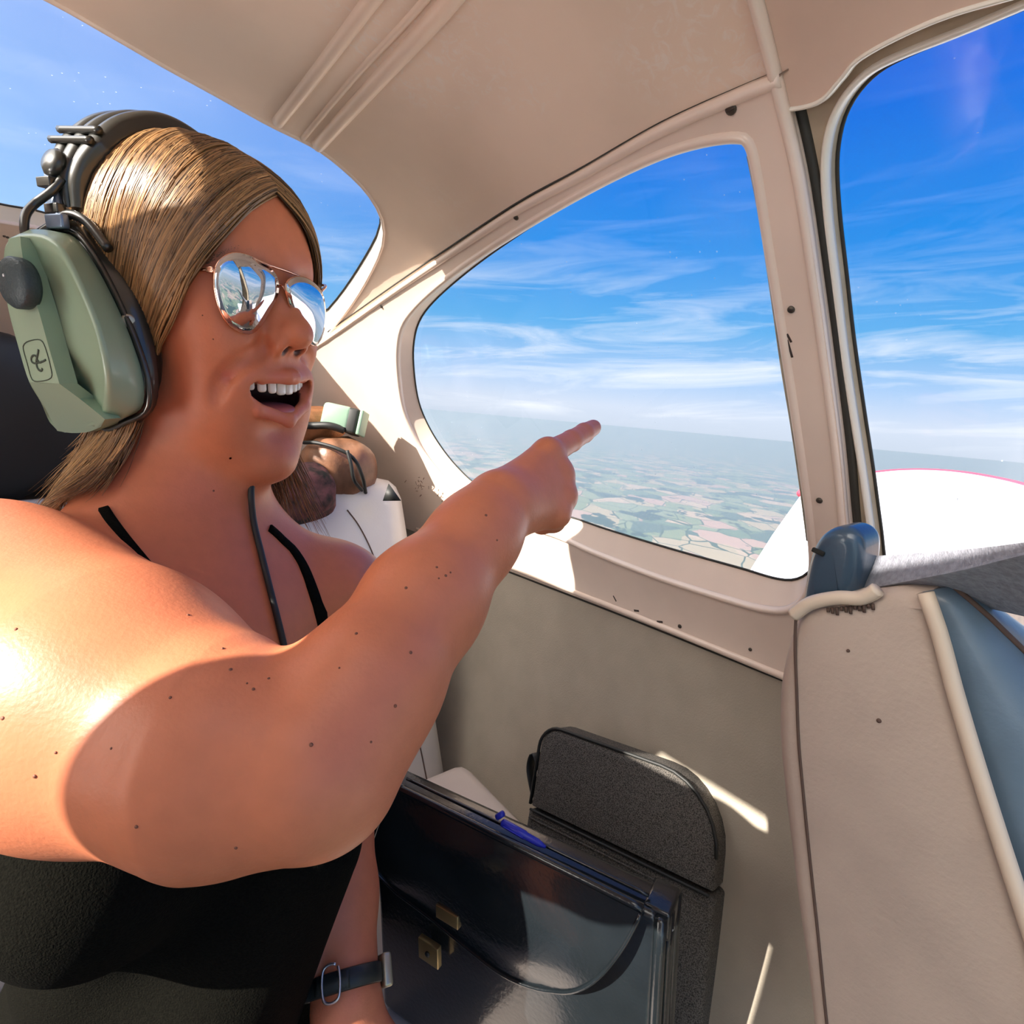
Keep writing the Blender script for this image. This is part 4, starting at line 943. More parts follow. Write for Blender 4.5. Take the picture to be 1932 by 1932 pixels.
for x, y, r in ((917, 972, 1.3), (938, 1019, .9), (824, 1070, 1), (841, 1086, 1.2), (850, 1080, .8), (828, 1091, .7), (766, 1109, 1.2), (775, 1231, 1.2), (746, 1332, 1.1), (672, 1195, 1), (355, 1160, 1), (420, 1223, 1), (435, 1263, 1.2), (507, 1280, .9), (478, 1300, 1), (466, 1289, .6), (321, 1316, .9), (403, 926, 1.2), (587, 1405, 1.2), (30, 1187, 1), (65, 1465, 1.1), (257, 1560, 1), (445, 1600, 1), (105, 1420, .8), (210, 1412, .8), (5, 1355, 1.2), (382, 595, .8), (402, 640, .7), (640, 1260, .7), (700, 1400, .8)):
    P = skin_hit(x, y); n_ = grad(skinf, P)[0]
    if P @ FW < .8: MB().lathe(P, n_, [(.0008 * r, -.0004), (.0007 * r, .0002), (.0003 * r, .0004)], 10).build('mole', M_MOLE, body)
# nail of the pointing finger
Pn = J(1113, 808, .515); 
# teeth and tongue
M_TOOTH = pmat('tooth', (.80, .73, .62), .25, coat=.4); M_TONGUE = pmat('tongue', (.42, .10, .09), .4)
teeth = empty('teeth', HW((.09, 0, -.05)) - np.array(HIP - np.array([0, 0, .2])), parent=person)
yy = [-.0395, -.0315, -.0228, -.0140, -.0049, .0049, .0140, .0228, .0315]; ww_ = [.0038, .0040, .0042, .0040, .0048, .0048, .0040, .0042, .0040]
for y, w2 in zip(yy, ww_):
    x = .0980 - 11 * y * y; tang = nrm(HW((x - 22 * y * .001, y + .001, 0)) - HW((x, y, 0))); outw = nrm(np.cross(tang, HZ)); hgt = .0066 if abs(y) < .01 else .0056
    MB().box(HW((x, y, -.0490 + 3.2 * y * y)), [tang, outw, HZ], (w2 * .88, .0028, hgt), .0026).build('tooth', M_TOOTH, teeth)
lump('tongue', HW((.078, 0, -.068)), [HX, HY, HZ], (.022, .020, .006), M_TONGUE, person, .02, 1, 2.2, n=24)
# closed eyelids lie under the mirrored lenses; eyebrows
M_BROW = pmat('brow_hair', (.20, .10, .05), .6); mb = MB()
bp_ = spline([(392, 497), (406, 484), (425, 474), (448, 468), (475, 470), (498, 480)], 46)
for i in range(46):
    for k in range(3):
        x, y = bp_[i] + rng.normal(0, 2.2, 2); P = skin_hit(x, y, .3); n_ = grad(skinf, P)[0]; d_ = nrm(-HX * .8 - HZ * .15 + HZ * rng.normal(0, .25) + n_ * .3); mb.tube([P - n_ * .0003, P + d_ * .004 + n_ * .0007, P + d_ * .007 + n_ * .0005], [.0004, .00035, .0001], 4)
mb.build('eyebrow', M_BROW, person, kind='stuff')

# black top: an offset of the trunk, cut at the neckline, with straps laid on the skin
trunk = Field(); T_ = [p for p in skin.p]
trunk.el(CH + UPB * .02, (.100, .150, .150), .05, rot=TR)
for s_ in (1, -1): trunk.el(CH + FRT * .072 + LAT * .073 * s_ - UPB * .045, (.068, .072, .074), .05, rot=TR)
trunk.el(BL, (.118, .150, .19), .06, rot=TR); trunk.el(HIP - ZZ * .03, (.135, .180, .17), .06, rot=TR)
trunk.rc(BUL[0], BUL[1], .048, .070, .05)
for sg in (-1, 1): q = HIP + LAT * .09 * sg - ZZ * .04; trunk.rc(q, q + nrm(-AFT * .85 - OUT * .25 - ZZ * .55) * .26, .091, .073, .05)
NL = CH + UPB * .012
def dressf(P, c=None):
    d = trunk.eval(P, None if c is None else (c[0], c[1] + .01)) - .006
    h = (P - NL) @ UPB - .10 * np.clip(((P - NL) @ FRT) / .15, -.5, 1) * 0 + .02 * np.cos(((P - NL) @ LAT) / .05) 
    return np.maximum(d, h)
M_DRESS = pmat('black_knit', (.006, .0057, .004), .95, var=.4, vscale=500, bump=.5, bscale=700, spec=.06)
DV, DF = surface(dressf, LOB, HIB, .004)
dress = quickmesh('black_top', DV, DF, M_DRESS, person)
chest = Field(); chest.p = skin.p[:ARMR]; chestf = lambda P: chest.eval(P)
def strap(pts, wd, name='strap'):
    Q = spline(pts, 24); P = np.array([march(chestf, x, y, .3) for x, y in Q]); n_ = np.array([grad(chestf, p)[0] for p in P]); P = P + n_ * .0005
    T_t = nrm(np.gradient(P, axis=0)); S_ = nrm(np.cross(T_t, n_)); mb = MB(); m = []
    wv = np.interp(np.linspace(0, 1, 24), np.linspace(0, 1, len(wd)), wd)
    for i in range(24): m.append(P[i] + np.array([S_[i] * u * wv[i] + n_[i] * v for u, v in ((-1, -.001), (-.8, .0018), (.8, .0018), (1, -.001))]))
    V = np.concatenate(m); Fc = [(i * 4 + j, i * 4 + (j + 1) % 4, (i + 1) * 4 + (j + 1) % 4, (i + 1) * 4 + j) for i in range(23) for j in range(4)] + [(3, 2, 1, 0), (92, 93, 94, 95)]
    mesh(name, V, Fc, M_DRESS, dress)
strap([(508, 996), (522, 1008), (536, 1022), (553, 1038), (572, 1068), (588, 1108), (602, 1150), (618, 1195), (632, 1225)], (.0042, .0045, .005, .0055, .006, .010, .016))
strap([(196, 960), (214, 988), (236, 1018), (262, 1050), (292, 1085), (322, 1112)], (.004, .0045, .0045))

# hair: a fall of strands from the parting, over the ears and down behind
headf = Field()
for p in skin.p[:BASE]:
    if p[5] == 1 and p[3] == 'u' and len(headf.p) < 12: headf.p.append(p)
hf = lambda P: headf.eval(P)
def loc(px, py):
    P = march(hf, px, py, .25); 
    return WH(P[None])[0] if P @ FW < 1 else None
Lf = [[(.078, .024, .098), (.093, -.028, .078), (.086, -.056, .054), (.074, -.069, .033), (.058, -.076, .010), (.030, -.080, -.020), (.010, -.082, -.055)],
      [(.058, .024, .116), (.078, -.030, .098), (.072, -.060, .072), (.058, -.073, .048), (.038, -.080, .018), (.012, -.084, -.020), (-.010, -.084, -.060)],
      [(.030, .022, .130), (.050, -.034, .115), (.048, -.062, .088), (.035, -.076, .058), (.014, -.082, .022), (-.012, -.084, -.020), (-.030, -.082, -.065)],
      [(-.005, .018, .135), (.010, -.036, .125), (.010, -.064, .098), (.000, -.078, .064), (-.018, -.082, .026), (-.036, -.080, -.020), (-.052, -.074, -.068)],
      [(-.040, .012, .132), (-.035, -.036, .122), (-.036, -.062, .096), (-.044, -.074, .062), (-.056, -.074, .024), (-.068, -.070, -.020), (-.076, -.062, -.070)],
      [(-.070, .006, .115), (-.080, -.028, .102), (-.088, -.046, .078), (-.094, -.054, .046), (-.098, -.054, .010), (-.098, -.050, -.030), (-.098, -.044, -.075)],
      [(-.085, .000, .102), (-.104, -.006, .085), (-.114, -.008, .055), (-.118, -.010, .020), (-.118, -.010, -.015), (-.114, -.010, -.045), (-.110, -.010, -.080)]]
Lf = np.array(Lf); NU = 24
Gd = np.stack([spline(g, NU) for g in Lf])                         # guides x samples x 3
ctr = np.array([-.005, 0, .035])
def place(Pl, off):
    """push strand points (head frame) out onto the scalp plus off metres"""
    u = nrm(Pl - ctr); lo_ = np.full(len(Pl), .03); hi_ = np.full(len(Pl), .16)
    for _ in range(16):
        m = .5 * (lo_ + hi_); ins = hf(HW(ctr + u * m[:, None])) < 0; lo_ = np.where(ins, m, lo_); hi_ = np.where(ins, hi_, m)
    return ctr + u * (lo_ + off)[:, None]
bodyf = Field(); bodyf.p = headf.p + skin.p[BASE:ARMR + 3]
def strands(count, gmax, side, lenlo, lenhi, thick, seed, name_cols):
    g = np.random.default_rng(seed); gi = g.uniform(0, gmax, count) ** 1.0; i0 = np.clip(gi.astype(int), 0, len(Gd) - 2); f = (gi - i0)[:, None, None]
    Pq = Gd[i0] * (1 - f) + Gd[i0 + 1] * f; Pq = Pq.copy()
    if side < 0: Pq[:, :, 1] = -Pq[:, :, 1] + .030 * np.linspace(1, 0, NU)[None] ** 3
    # clumps: neighbouring strands share a wander
    cl_id = (gi * 7 + g.uniform(0, 1.2, count)).astype(int); cw = np.random.default_rng(seed + 1).normal(0, 1, (cl_id.max() + 2, 4, 3)); s = np.linspace(0, 1, NU)
    wig = cw[cl_id, 0][:, None] * np.sin(s * 3 + 1)[None, :, None] * .0030 + cw[cl_id, 1][:, None] * np.sin(s * 7)[None, :, None] * .0016 * s[None, :, None]
    wig += g.normal(0, 1, (count, 1, 3)) * .0030 * s[None, :, None] + g.normal(0, .0014, (count, 1, 3)) + g.normal(0, 1, (count, 1, 3)) * np.sin(s * 11)[None, :, None] * .0011
    Pq = Pq + wig
    depth = g.uniform(0, 1, count) ** .7; lift = (.002 + .009 * depth)[:, None] * (.35 + .65 * np.sin(np.clip(s * 1.25, 0, 1) * 2.2))[None] + .040 * (np.clip((s - .55) / .45, 0, 1) ** 1.4)[None] * (np.clip(gi / 4.5, 0, 1) ** 1.2 * (.4 + .6 * depth))[:, None]
    Q = place(Pq.reshape(-1, 3), lift.ravel()).reshape(count, NU, 3)
    Wd = HW(Q.reshape(-1, 3)).reshape(count, NU, 3)
    # the free ends hang down
    ln = g.uniform(lenlo, lenhi, count); k = 9; last = Wd[:, -1]; dirn = nrm(Wd[:, -1] - Wd[:, -4]); down = -HZ[None] * 1.2 - HX[None] * ((.30 if side > 0 else .0) + .75 * np.clip(gi / 5, 0, 1) * (side > 0))[:, None] - HY[None] * .12 * side; out = []
    cur = last.copy(); dv = dirn.copy(); cv_ = cw[cl_id, 2]
    for j in range(k):
        dv = nrm(dv * .72 + nrm(down) * .28 + cv_ * .05 + g.normal(0, .04, (count, 3))); cur = cur + dv * (ln / k)[:, None]
        d0 = bodyf.eval(cur); G_ = np.stack([bodyf.eval(cur + .003 * np.eye(3)[q]) - d0 for q in range(3)], 1); cur = cur + nrm(G_) * np.maximum(.003 + .010 * depth - d0, 0)[:, None]; out.append(cur.copy())
    return np.concatenate([Wd, np.stack(out, 1)], 1), depth, gi
def hair_mesh(name, S_, r, cols, mat, parent):
    n, m = S_.shape[:2]; T_h = nrm(np.gradient(S_, axis=1)); ref = nrm(S_ - (HO + HX * -.01)[None, None]); A_ = nrm(np.cross(T_h, ref)); B_ = np.cross(A_, T_h)
    tap = np.interp(np.linspace(0, 1, m), [0, .1, .8, 1], [.5, 1, .9, .15])[None, :, None]; rr_ = np.asarray(r)[:, None, None] * tap
    V = np.stack([S_ + A_ * rr_ * 1.25, S_ - A_ * rr_ * 1.25, S_ + B_ * rr_ * .9], 2).reshape(-1, 3)
    i, j, k = np.meshgrid(np.arange(n), np.arange(m - 1), np.arange(3), indexing='ij'); base = (i * m + j) * 3
    F_ = np.stack([base + k, base + (k + 1) % 3, base + 3 + (k + 1) % 3, base + 3 + k], -1).reshape(-1, 4)
    o = quickmesh(name, V, F_, mat, parent, kind='stuff'); c4 = np.repeat(np.concatenate([cols, np.ones((n, 1))], 1), m * 3, axis=0).astype(np.float32)
    # paler towards the ends, as sun-bleached hair is
    tt_ = np.tile(np.repeat(np.linspace(0, 1, m), 3), n)[:, None]; c4[:, :3] = c4[:, :3] * (1 - .5 * tt_) + np.array([.50, .27, .10]) * .5 * tt_ * (c4[:, :1] * 2.5 + .4)
    a = o.data.color_attributes.new('shade', 'FLOAT_COLOR', 'POINT'); a.data.foreach_set('color', c4.ravel()); return o
M_HAIR = pmat('hair_strand', (.3, .16, .07), .36, spec=.6); t = M_HAIR.node_tree
at = N(t, 'ShaderNodeAttribute', attribute_name='shade'); t.links.new(at.outputs['Color'], t.nodes['Principled BSDF'].inputs['Base Color'])
t.nodes['Principled BSDF'].inputs['Anisotropic'].default_value = .6
def hcols(n, gi, seed):
    g = np.random.default_rng(seed); u = g.beta(.9, 1.3, n)[:, None]; dk = np.array([.050, .024, .010]); lt_ = np.array([.50, .27, .11]); return dk * (1 - u) + lt_ * u
S1, d1, g1_ = strands(6200, 6.0, 1, .085, .150, .001, 11, None); h_ = hair_mesh('hair', S1, rng.uniform(.00036, .00085, len(S1)), hcols(len(S1), g1_, 5), M_HAIR, person)
S2, d2_, g2_ = strands(2000, 6.0, -1, .11, .185, .001, 21, None); hair_mesh('hair', S2, rng.uniform(.0004, .0009, len(S2)), hcols(len(S2), g2_, 6), M_HAIR, person)

# ------------------------------------------------------------------ headset, sunglasses, watch
hs = empty('headset', HW((-.05, 0, .15)), 'sage green aviation headset with black padded band worn over her hair', 'headset')
M_CUP = pmat('sage_green_shell', (.29, .40, .27), .38, coat=.25, bump=.03, bscale=400)
M_BAND = pmat('black_vinyl_band', (.020, .021, .017), .36, coat=.6)
M_SLIDE = pmat('blue_grey_metal', (.20, .26, .36), .35, .6)
def lpl(px, Y):
    px = np.atleast_2d(np.asarray(px, float)); r = rays(px); o = WH(np.zeros((1, 3)))[0]; dl = (r @ HR) / HS; t = (Y - o[1]) / dl[:, 1]; return o + dl * t[:, None]
NR = 64
YF, YB, YS = -.130, -.100, -.074
left_px = [(107, 812), (80, 762), (57, 721), (36, 652), (16, 575), (9, 510), (10, 462), (22, 446)]
rim_px = [(45, 441), (77, 442), (105, 456), (128, 484), (159, 548), (189, 625), (206, 705), (206, 762), (196, 794), (160, 812)]
yl = [YF + q for q in (.026, .012, .001, 0, 0, 0, 0, 0)] + [YF + q for q in (0, 0, 0, 0, 0, 0, .002, .008, .018, .025)]
r3_ = spline([(x, y, Y * 4000) for (x, y), Y in zip(left_px + rim_px, yl)], NR, True); r0 = lpl(r3_[:, :2], r3_[:, 2] / 4000)
nl = len(left_px); Lq = lpl(left_px, YF) + np.array([.012, 0, .002]); Lq[:, 1] = YB
Rq = lpl([(75, 436), (107, 438), (137, 445), (164, 475), (192, 522), (222, 582), (250, 648), (270, 716), (268, 768), (232, 790)], YB)
r1 = spline(np.concatenate([Lq, Rq]), NR, True)
def scale_ring(r, s, y):
    c = r.mean(0); q = c + (r - c) * s; q[:, 1] = y + (r[:, 1] - r[:, 1].min()) * s; return q
def loft(name, rings, mat, parent, label=None, sharp=None):
    V = np.concatenate([HW(r) for r in rings]); n = len(rings[0]); Fc = []
    for i in range(len(rings) - 1):
        for j in range(n): k = (j + 1) % n; Fc.append((i * n + j, i * n + k, (i + 1) * n + k, (i + 1) * n + j))
    Fc.append(tuple(range(n))[::-1]); Fc.append(tuple((len(rings) - 1) * n + j for j in range(n)))
    return mesh(name, V, Fc, mat, parent, label=label, sharp=sharp)
mid = .5 * (r0 + r1); mid = mid.mean(0) + (mid - mid.mean(0)) * 1.03
cup = loft('ear_cup', [scale_ring(r0, .12, YF + .006), scale_ring(r0, .55, YF + .007), scale_ring(r0, .86, YF + .002), scale_ring(r0, .955, YF - .002), r0 + np.array([0, .0005, 0]), .9 * r0 + .1 * r1, mid, r1, scale_ring(r1, .93, YB + .003)], M_CUP, hs)
# seal cushion
Ls = lpl(left_px, YF) + np.array([.022, 0, .004]); Ls[:, 1] = YS
Rs = lpl([(120, 425), (146, 424), (180, 446), (212, 477), (268, 530), (288, 590), (300, 650), (304, 700), (296, 745), (255, 800)], YS)
r2 = spline(np.concatenate([Ls, Rs]), NR, True); rm = .5 * (r1 + r2); rm = rm.mean(0) + (rm - rm.mean(0)) * 1.07
loft('ear_seal', [scale_ring(r1, .96, YB + .001), scale_ring(rm, 1.0, YB + .007), scale_ring(rm, 1.04, YB + .013), r2 + np.array([0, -.004, 0]), r2, scale_ring(r2, .9, YS + .006)], M_BAND, hs)
ring = scale_ring(r1, 1.035, YB + .003); MB().tube(np.concatenate([HW(ring), HW(ring[:1])]), .0022, 8, cap=False).build('cup_bezel', M_BAND, hs)
# far cup, mirrored, under the hair on her other side
mir = lambda r: r * np.array([1, -1, 1])
loft('ear_cup', [mir(scale_ring(r1, .9, YB + .003)), mir(r1 * np.array([.8, 1, .8])), mir(scale_ring(r0, .75, YF + .012))][::-1], M_CUP, hs)
loft('ear_seal', [mir(scale_ring(r1, .8, YB + .001)), mir(scale_ring(rm, .85, YB + .010)), mir(scale_ring(r2, .8, YS + .004))][::-1], M_BAND, hs)
# raised band down the cup's face, ending in a sloping facet
def plate(name, front, back, mat, parent, label=None):
    f, b_ = np.asarray(front), np.asarray(back); n = len(f); V = np.concatenate([f, b_]); Fc = [tuple(range(n)), tuple(range(n, 2 * n))[::-1]] + [(j, n + j, n + (j + 1) % n, (j + 1) % n) for j in range(n)]
    return mesh(name, V, Fc, mat, parent, label=label, sharp=25)
sl_ = spline([(16, 450), (10, 510), (17, 575), (37, 652), (58, 721)], 16); sr_ = spline([(112, 724), (92, 655), (74, 590), (55, 530), (42, 480), (38, 446)], 16)
fo = HW(lpl(np.concatenate([sl_, sr_]), YF - .008)); ba = HW(lpl(np.concatenate([sl_, sr_]), YF - .008) + np.array([0, .014, 0]))
strip = plate('cup_band', fo, ba, M_CUP, cup)
fa = [HW(q) for q in np.concatenate([lpl(spline([(58, 721), (85, 723), (112, 724)], 8), YF - .008), lpl(spline([(150, 752), (180, 776), (198, 791)], 8), YF + .006), lpl(spline([(190, 806), (165, 815), (135, 817), (108, 813)], 10), YF + .024), lpl(spline([(85, 770), (68, 742)], 4), YF + .006)])]
plate('cup_lower_facet', fa, [p + HY * .012 for p in fa], M_CUP, cup)
kc = lpl([(47, 536)], YF - .008)[0]; AXN = -HY
MB().lathe(HW(kc), AXN, [(.0165, -.002), (.0175, .001), (.0175, .0065), (.016, .0085), (.008, .0100), (.001, .0104)], 32).build('adjuster_knob', pmat('slate_knob', (.03, .05, .055), .5, bump=.3, bscale=500), cup)
MB().lathe(HW(kc + np.array([-.004, 0, .004])) + AXN * .0098, AXN, [(.0012, 0), (.001, .0008), (.0003, .001)], 10).build('knob_pin', M_STEEL, cup)
# emblem on the band: a rounded outline with a looped script letter
M_INK = pmat('dark_green_ink', (.03, .045, .025), .6)
c439 = lambda L_: [(x / 4.39, 420 + y / 4.39) for x, y in L_]
def inkline(pts, r, closed=False):
    Q = HW(lpl(spline(c439(pts), 40, closed), YF - .0083)); Q = np.concatenate([Q, Q[:1]]) if closed else Q; return MB().tube(Q, r, 6, cap=not closed, up=-HY, flat=.4)
em = inkline([(200, 1005), (235, 982), (310, 968), (350, 985), (375, 1040), (405, 1140), (425, 1230), (428, 1275), (400, 1300), (330, 1315), (280, 1312), (255, 1280), (225, 1170), (200, 1085), (190, 1030)], .00042, True).build('emblem_border', M_INK, cup)
inkline([(318, 1052), (313, 1085), (304, 1125), (300, 1160), (306, 1195), (322, 1220), (342, 1226), (350, 1208)], .0009).build('emblem_letter', M_INK, cup)
inkline([(378, 1136), (350, 1152), (315, 1160), (285, 1165), (262, 1150), (258, 1122), (275, 1100), (298, 1108), (310, 1140), (330, 1160), (350, 1150)], .0008).build('emblem_letter', M_INK, cup)
# screw and bracket on the cup's edge
q = HW(lpl([(243, 606)], YB + .004)[0]); nn_ = nrm(HX * .75 - HY * .65); sw_ = MB().lathe(q, nn_, [(.0052, -.003), (.0052, .001), (.0042, .0018), (.001, .002)], 18).build('screw', pmat('aged_steel', (.42, .38, .30), .4, .8), hs); MB().box(q + nn_ * .002, [HZ, np.cross(nn_, HZ), nn_], (.0035, .0006, .0004)).build('slot', M_CHIP, sw_)
MB().tube([HW(p) for p in lpl(spline([(210, 578), (222, 610), (236, 646)], 10), YB - .003)], .0022, 8).build('edge_lug', M_CUP, cup)
# head band: three padded rolls over the crown
arc = spline([(-.054, -.079, .070), (-.054, -.078, .090), (-.052, -.065, .113), (-.048, -.038, .135), (-.046, 0, .145), (-.047, .042, .136), (-.052, .068, .110), (-.056, .080, .080)], 70)
pr = []
for i in range(31):
    u = -1 + 2 * i / 30; pr.append((u * .026, .0050 * abs(math.cos(u * 1.5 * math.pi)) ** .5 * (1 - .25 * u * u) + .003))
pr = pr + [(.025, -.010), (0, -.014), (-.025, -.010)]
Pa = HW(arc); T_a = nrm(np.gradient(Pa, axis=0)); cz = HW((-.058, 0, .03)); Bv = nrm(Pa - cz); Bv = nrm(Bv - T_a * (Bv * T_a).sum(1, keepdims=True)); Av = np.cross(T_a, Bv); Av = np.where((Av @ HX)[:, None] < 0, -Av, Av)
wk = np.interp(np.linspace(0, 1, 70), [0, .12, .2, .8, .88, 1], [.55, .75, 1, 1, .75, .55])
V = np.concatenate([Pa[i] + np.array([Av[i] * u * wk[i] + Bv[i] * v for u, v in pr]) for i in range(70)]); m = len(pr)
Fc = [(i * m + j, i * m + (j + 1) % m, (i + 1) * m + (j + 1) % m, (i + 1) * m + j) for i in range(69) for j in range(m)] + [tuple(range(m))[::-1], tuple(69 * m + j for j in range(m))]
band = mesh('headband', V, Fc, M_BAND, hs, sharp=60)
for f_ in (.19, .24):
    i = int(f_ * 69); P = np.array([Pa[i] + Av[i] * u * wk[i] + Bv[i] * .0085 for u in np.linspace(-.026, .026, 12)]); MB().tube(P, .0028, 8).build('band_clip', M_BAND, band)
MB().lathe(HW((-.060, -.084, .098)), nrm(-HY + HZ * .4), [(.004, -.004), (.010, -.002), (.011, .003), (.008, .006), (.002, .007)], 16).build('band_knob', M_BAND, hs)
# slider and stirrup wire to the cup
P = HW(np.array([(-.068, -.084, .094), (-.060, -.090, .075), (-.050, -.094, .058), (-.042, -.095, .045)])); MB().sweep(spline(P, 14), [HX] * 14, [-HY] * 14, [(-.006, -.002), (.006, -.002), (.006, .002), (-.006, .002)]).build('slider', M_SLIDE, hs)
for z_ in (.085, .068): MB().box(HW((-.062 + (.085 - z_) * .3, -.092, z_)), [HX, HY, HZ], (.008, .0035, .0035), .001).build('slider_clip', M_BAND, hs)
P = spline([HW(lpl([(118, 338)], -.086)[0]), HW(lpl([(98, 360)], -.094)[0]), HW(lpl([(65, 385)], -.104)[0]), HW(lpl([(49, 405)], -.112)[0]), HW(lpl([(46, 432)], -.117)[0]), HW(lpl([(50, 452)], -.118)[0])], 30); MB().tube(P, .0030, 10).build('stirrup_wire', M_BAND, hs)
P = HW(np.array([lpl([(60, 450)], -.112)[0], lpl([(100, 425)], -.100)[0], lpl([(130, 405)], -.094)[0], lpl([(165, 420)], -.092)[0], lpl([(205, 470)], -.092)[0]])); MB().tube(spline(P, 24), .0035, 8).build('yoke', M_BAND, hs)
MB().box(HW(lpl([(108, 418)], -.103)[0]), [HX, HY, HZ], (.010, .003, .005), .0015).build('yoke_plate', M_SLIDE, hs)
# cable from the far cup down her chest
cb = [(476, 900), (474, 935), (479, 985), (492, 1040), (508, 1105), (527, 1180), (548, 1268), (570, 1340)]; Pc = []
for k, (x, y) in enumerate(cb):
    P = march(chestf, x, y, .40); tk = P @ FW; Pc.append(tk if tk < .8 else .53)
Pc[0] = Pc[1] + .004; P = np.array([ray(x, y) * (t_ - .004) for (x, y), t_ in zip(cb, Pc)])
cable = MB().tube(spline(P, 50), .0029, 8).build('cable', M_BLKM, hs)

# sunglasses
sg_ = empty('sunglasses', HW((.10, 0, .03)), 'mirrored aviator sunglasses with thin rose gold frame on her face', 'sunglasses')
M_GOLD = pmat('rose_gold_wire', (.75, .42, .30), .22, 1.0)
ml = bpy.data.materials.new('mirrored_lens'); ml.use_nodes = True; b = ml.node_tree.nodes['Principled BSDF']
b.inputs['Base Color'].default_value = (.62, .66, .72, 1); b.inputs['Metallic'].default_value = 1.0; b.inputs['Roughness'].default_value = .03
def lens(px, c, nl, name):
    c = np.array(c); nl = nrm(np.array(nl)); wn = nrm((HR * 1.0) @ nl); wc = HW(c)
    O = pl(spline(px, 60, True), wc, wn); cen = O.mean(0); V = [cen + wn * .0045]; K_ = 6
    for k in range(1, K_ + 1):
        u = k / K_; V += [cen + (p - cen) * u + wn * .0045 * (1 - u * u) for p in O]
    n = len(O); Fc = [(0, 1 + j, 1 + (j + 1) % n) for j in range(n)]
    for k in range(K_ - 1):
        for j in range(n): j2 = (j + 1) % n; Fc.append((1 + k * n + j, 1 + (k + 1) * n + j, 1 + (k + 1) * n + j2, 1 + k * n + j2))
    V = np.array(V); o = mesh('lens', V, Fc, ml, sg_); s = o.modifiers.new('thickness', 'SOLIDIFY'); s.thickness = .0012; s.offset = -1
    MB().tube(np.concatenate([O, O[:1]]), .00105, 8, cap=False).build('rim', M_GOLD, sg_); return O, wn
LN = [(408, 505), (419, 488), (440, 478), (467, 482), (495, 497), (516, 514), (524, 536), (521, 560), (507, 587), (490, 614), (473, 628), (452, 625), (430, 610), (415, 582), (407, 552), (405, 528)]
LFp = [(540, 535), (553, 524), (571, 524), (590, 534), (606, 553), (612, 581), (612, 610), (605, 637), (593, 652), (578, 640), (562, 610), (549, 584), (541, 557)]
ON, nn1 = lens(LN, (.1065, -.034, .018), (1, -.30, -.12), 'near'); OF, nn2 = lens(LFp, (.1065, .034, .018), (1, .22, -.12), 'far')
def gp(px, c, nl): return pl(np.atleast_2d(px), HW(np.array(c)), nrm(HR @ nrm(np.array(nl))))[0]
mid_c, mid_n = (.112, 0, .03), (1, 0, -.1)
MB().tube(spline([ON[np.argmin(np.abs(np.array(spline(LN, 60, True)) - np.array([470, 483])).sum(1))], gp((505, 499), mid_c, mid_n), gp((540, 511), mid_c, mid_n), OF[np.argmin(np.abs(np.array(spline(LFp, 60, True)) - np.array([571, 524])).sum(1))]], 20), .0010, 8).build('brow_bar', M_GOLD, sg_)
MB().tube(spline([ON[np.argmin(np.abs(np.array(spline(LN, 60, True)) - np.array([524, 540])).sum(1))], gp((533, 540), (.114, 0, .03), mid_n), OF[np.argmin(np.abs(np.array(spline(LFp, 60, True)) - np.array([541, 550])).sum(1))]], 14), .0010, 8).build('bridge', M_GOLD, sg_)
i_h = int(np.argmin(np.abs(np.array(spline(LN, 60, True)) - np.array([406, 515])).sum(1))); hin = ON[i_h]
hp_ = J(398, 509, (hin @ FW) + .002)
tm = [hin, hp_, J(372, 510, (hp_ @ FW) + .006), J(343, 510, (hp_ @ FW) + .015), J(290, 518, (hp_ @ FW) + .035), J(235, 545, (hp_ @ FW) + .055)]
def lift(P, off=.0022):
    d_ = skinf(P[None])[0]
    return P if d_ > off else P + grad(skinf, P)[0] * (off - d_)
MB().tube(spline([lift(p) for p in tm], 40), .0013, 8).build('temple_arm', M_GOLD, sg_)
far_h = OF[int(np.argmin(np.abs(np.array(spline(LFp, 60, True)) - np.array([606, 553])).sum(1)))]
MB().tube(spline([far_h, lift(HW((.085, .076, .036)), .004), lift(HW((.04, .088, .034)), .004), lift(HW((0, .092, .028)), .004)], 24), .0013, 8).build('temple_arm', M_GOLD, sg_)
MB().box(hp_, [HX, HY, HZ], (.0035, .0018, .0022), .0008).build('hinge', M_GOLD, sg_)
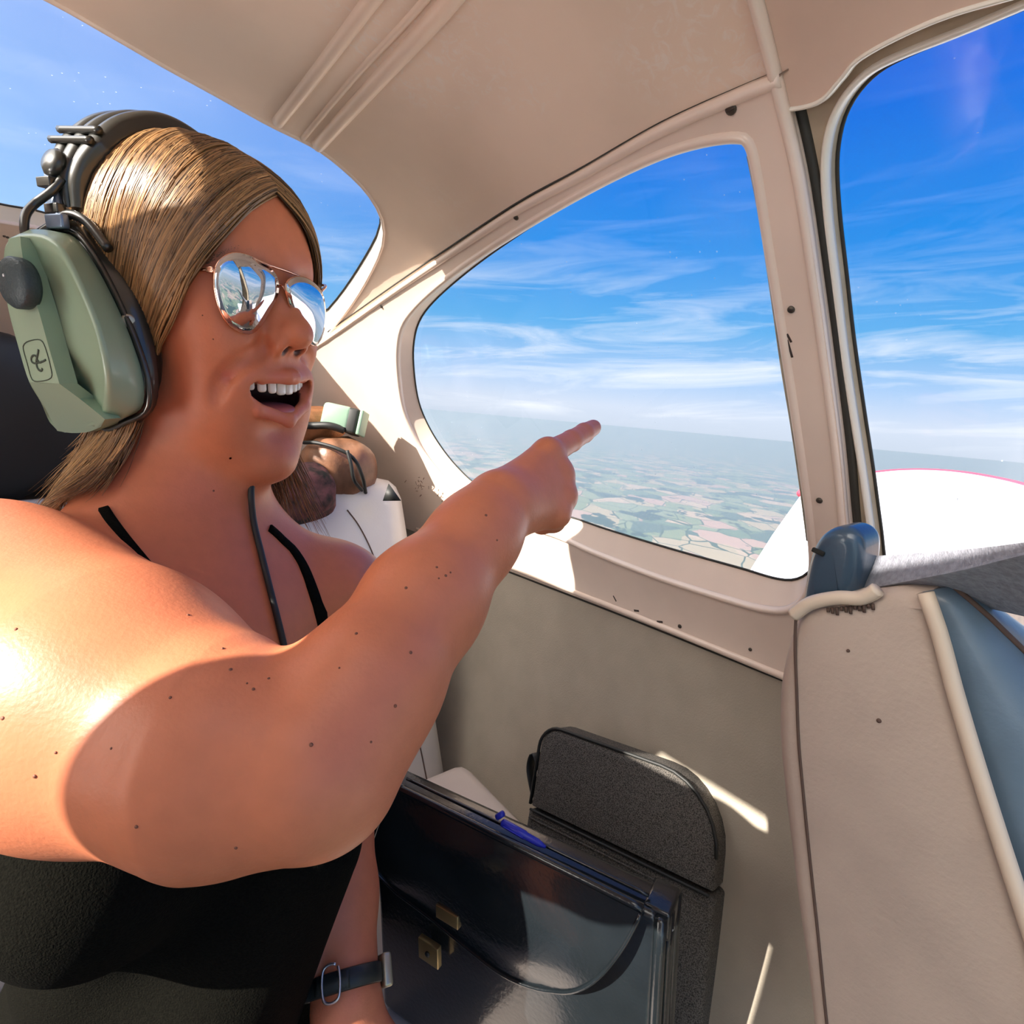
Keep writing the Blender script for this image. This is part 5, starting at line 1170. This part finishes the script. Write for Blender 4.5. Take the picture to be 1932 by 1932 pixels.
for px_, cc_ in (((520, 572), (.100, -.012, .01)), ((546, 578), (.100, .012, .01))): lump('nose_pad', HW(np.array(cc_)), [HX, HY, HZ], (.002, .0022, .005), M_STEEL, sg_, 0, 1, 2, n=12)

# watch on her left wrist
wt = empty('wristwatch', LW, 'black rubber watch strap with steel buckle on her lower wrist', 'watch')
wc_ = LW - hd * .012; a1 = nrm(np.cross(hd, FW)); a2 = np.cross(hd, a1)
ang = np.linspace(0, 2 * math.pi, 64, endpoint=False); P = []
for a in ang:
    dr = a1 * math.cos(a) + a2 * math.sin(a); r_ = .02
    for _ in range(30):
        d_ = skinf((wc_ + dr * r_)[None])[0]; r_ += -d_ if abs(d_) > 1e-5 else 0
    P.append(wc_ + dr * (min(max(r_, .02), .045) + .0012))
P = np.array(P); P = (P + np.roll(P, 1, 0) + np.roll(P, -1, 0)) / 3; Nr = nrm(P - wc_)
MB().sweep(P, [hd] * 64, Nr, [(-.0085, 0), (-.0075, .0024), (.0075, .0024), (.0085, 0)], closed=True).build('strap', pmat('black_rubber', (.02, .022, .018), .5), wt)
def ang_of(px, py):
    z = P @ FW; pr_ = np.stack([966 + FPX * (P @ RT) / z, 966 - FPX * (P @ UP) / z], 1); k = np.argsort(((pr_ - np.array([px, py])) ** 2).sum(1))[:6]; return int(k[np.argmin(z[k])])
i = ang_of(635, 1868); tn = nrm(P[(i + 1) % 64] - P[i - 1])
MB().tube(spline([P[i] + Nr[i] * .004 + hd * u * .0115 + tn * v * .007 for u, v in ((-1, -1), (1, -1), (1, 1), (-1, 1))], 32, True), .0013, 6).build('buckle', M_STEEL, wt)
MB().sweep(np.array([P[(i + k) % 64] for k in range(-5, 6)]), [hd] * 11, np.array([Nr[(i + k) % 64] for k in range(-5, 6)]), [(-.007, .002), (-.007, .0045), (.007, .0045), (.007, .002)]).build('strap_keeper', MATS['black_rubber'], wt)
i = ang_of(731, 1905); tn = nrm(P[(i + 1) % 64] - P[i - 1]); MB().box(P[i] + Nr[i] * .006, [hd, tn, Nr[i]], (.014, .014, .005), .003).build('watch_case', pmat('champagne_metal', (.50, .44, .30), .35, .7), wt)
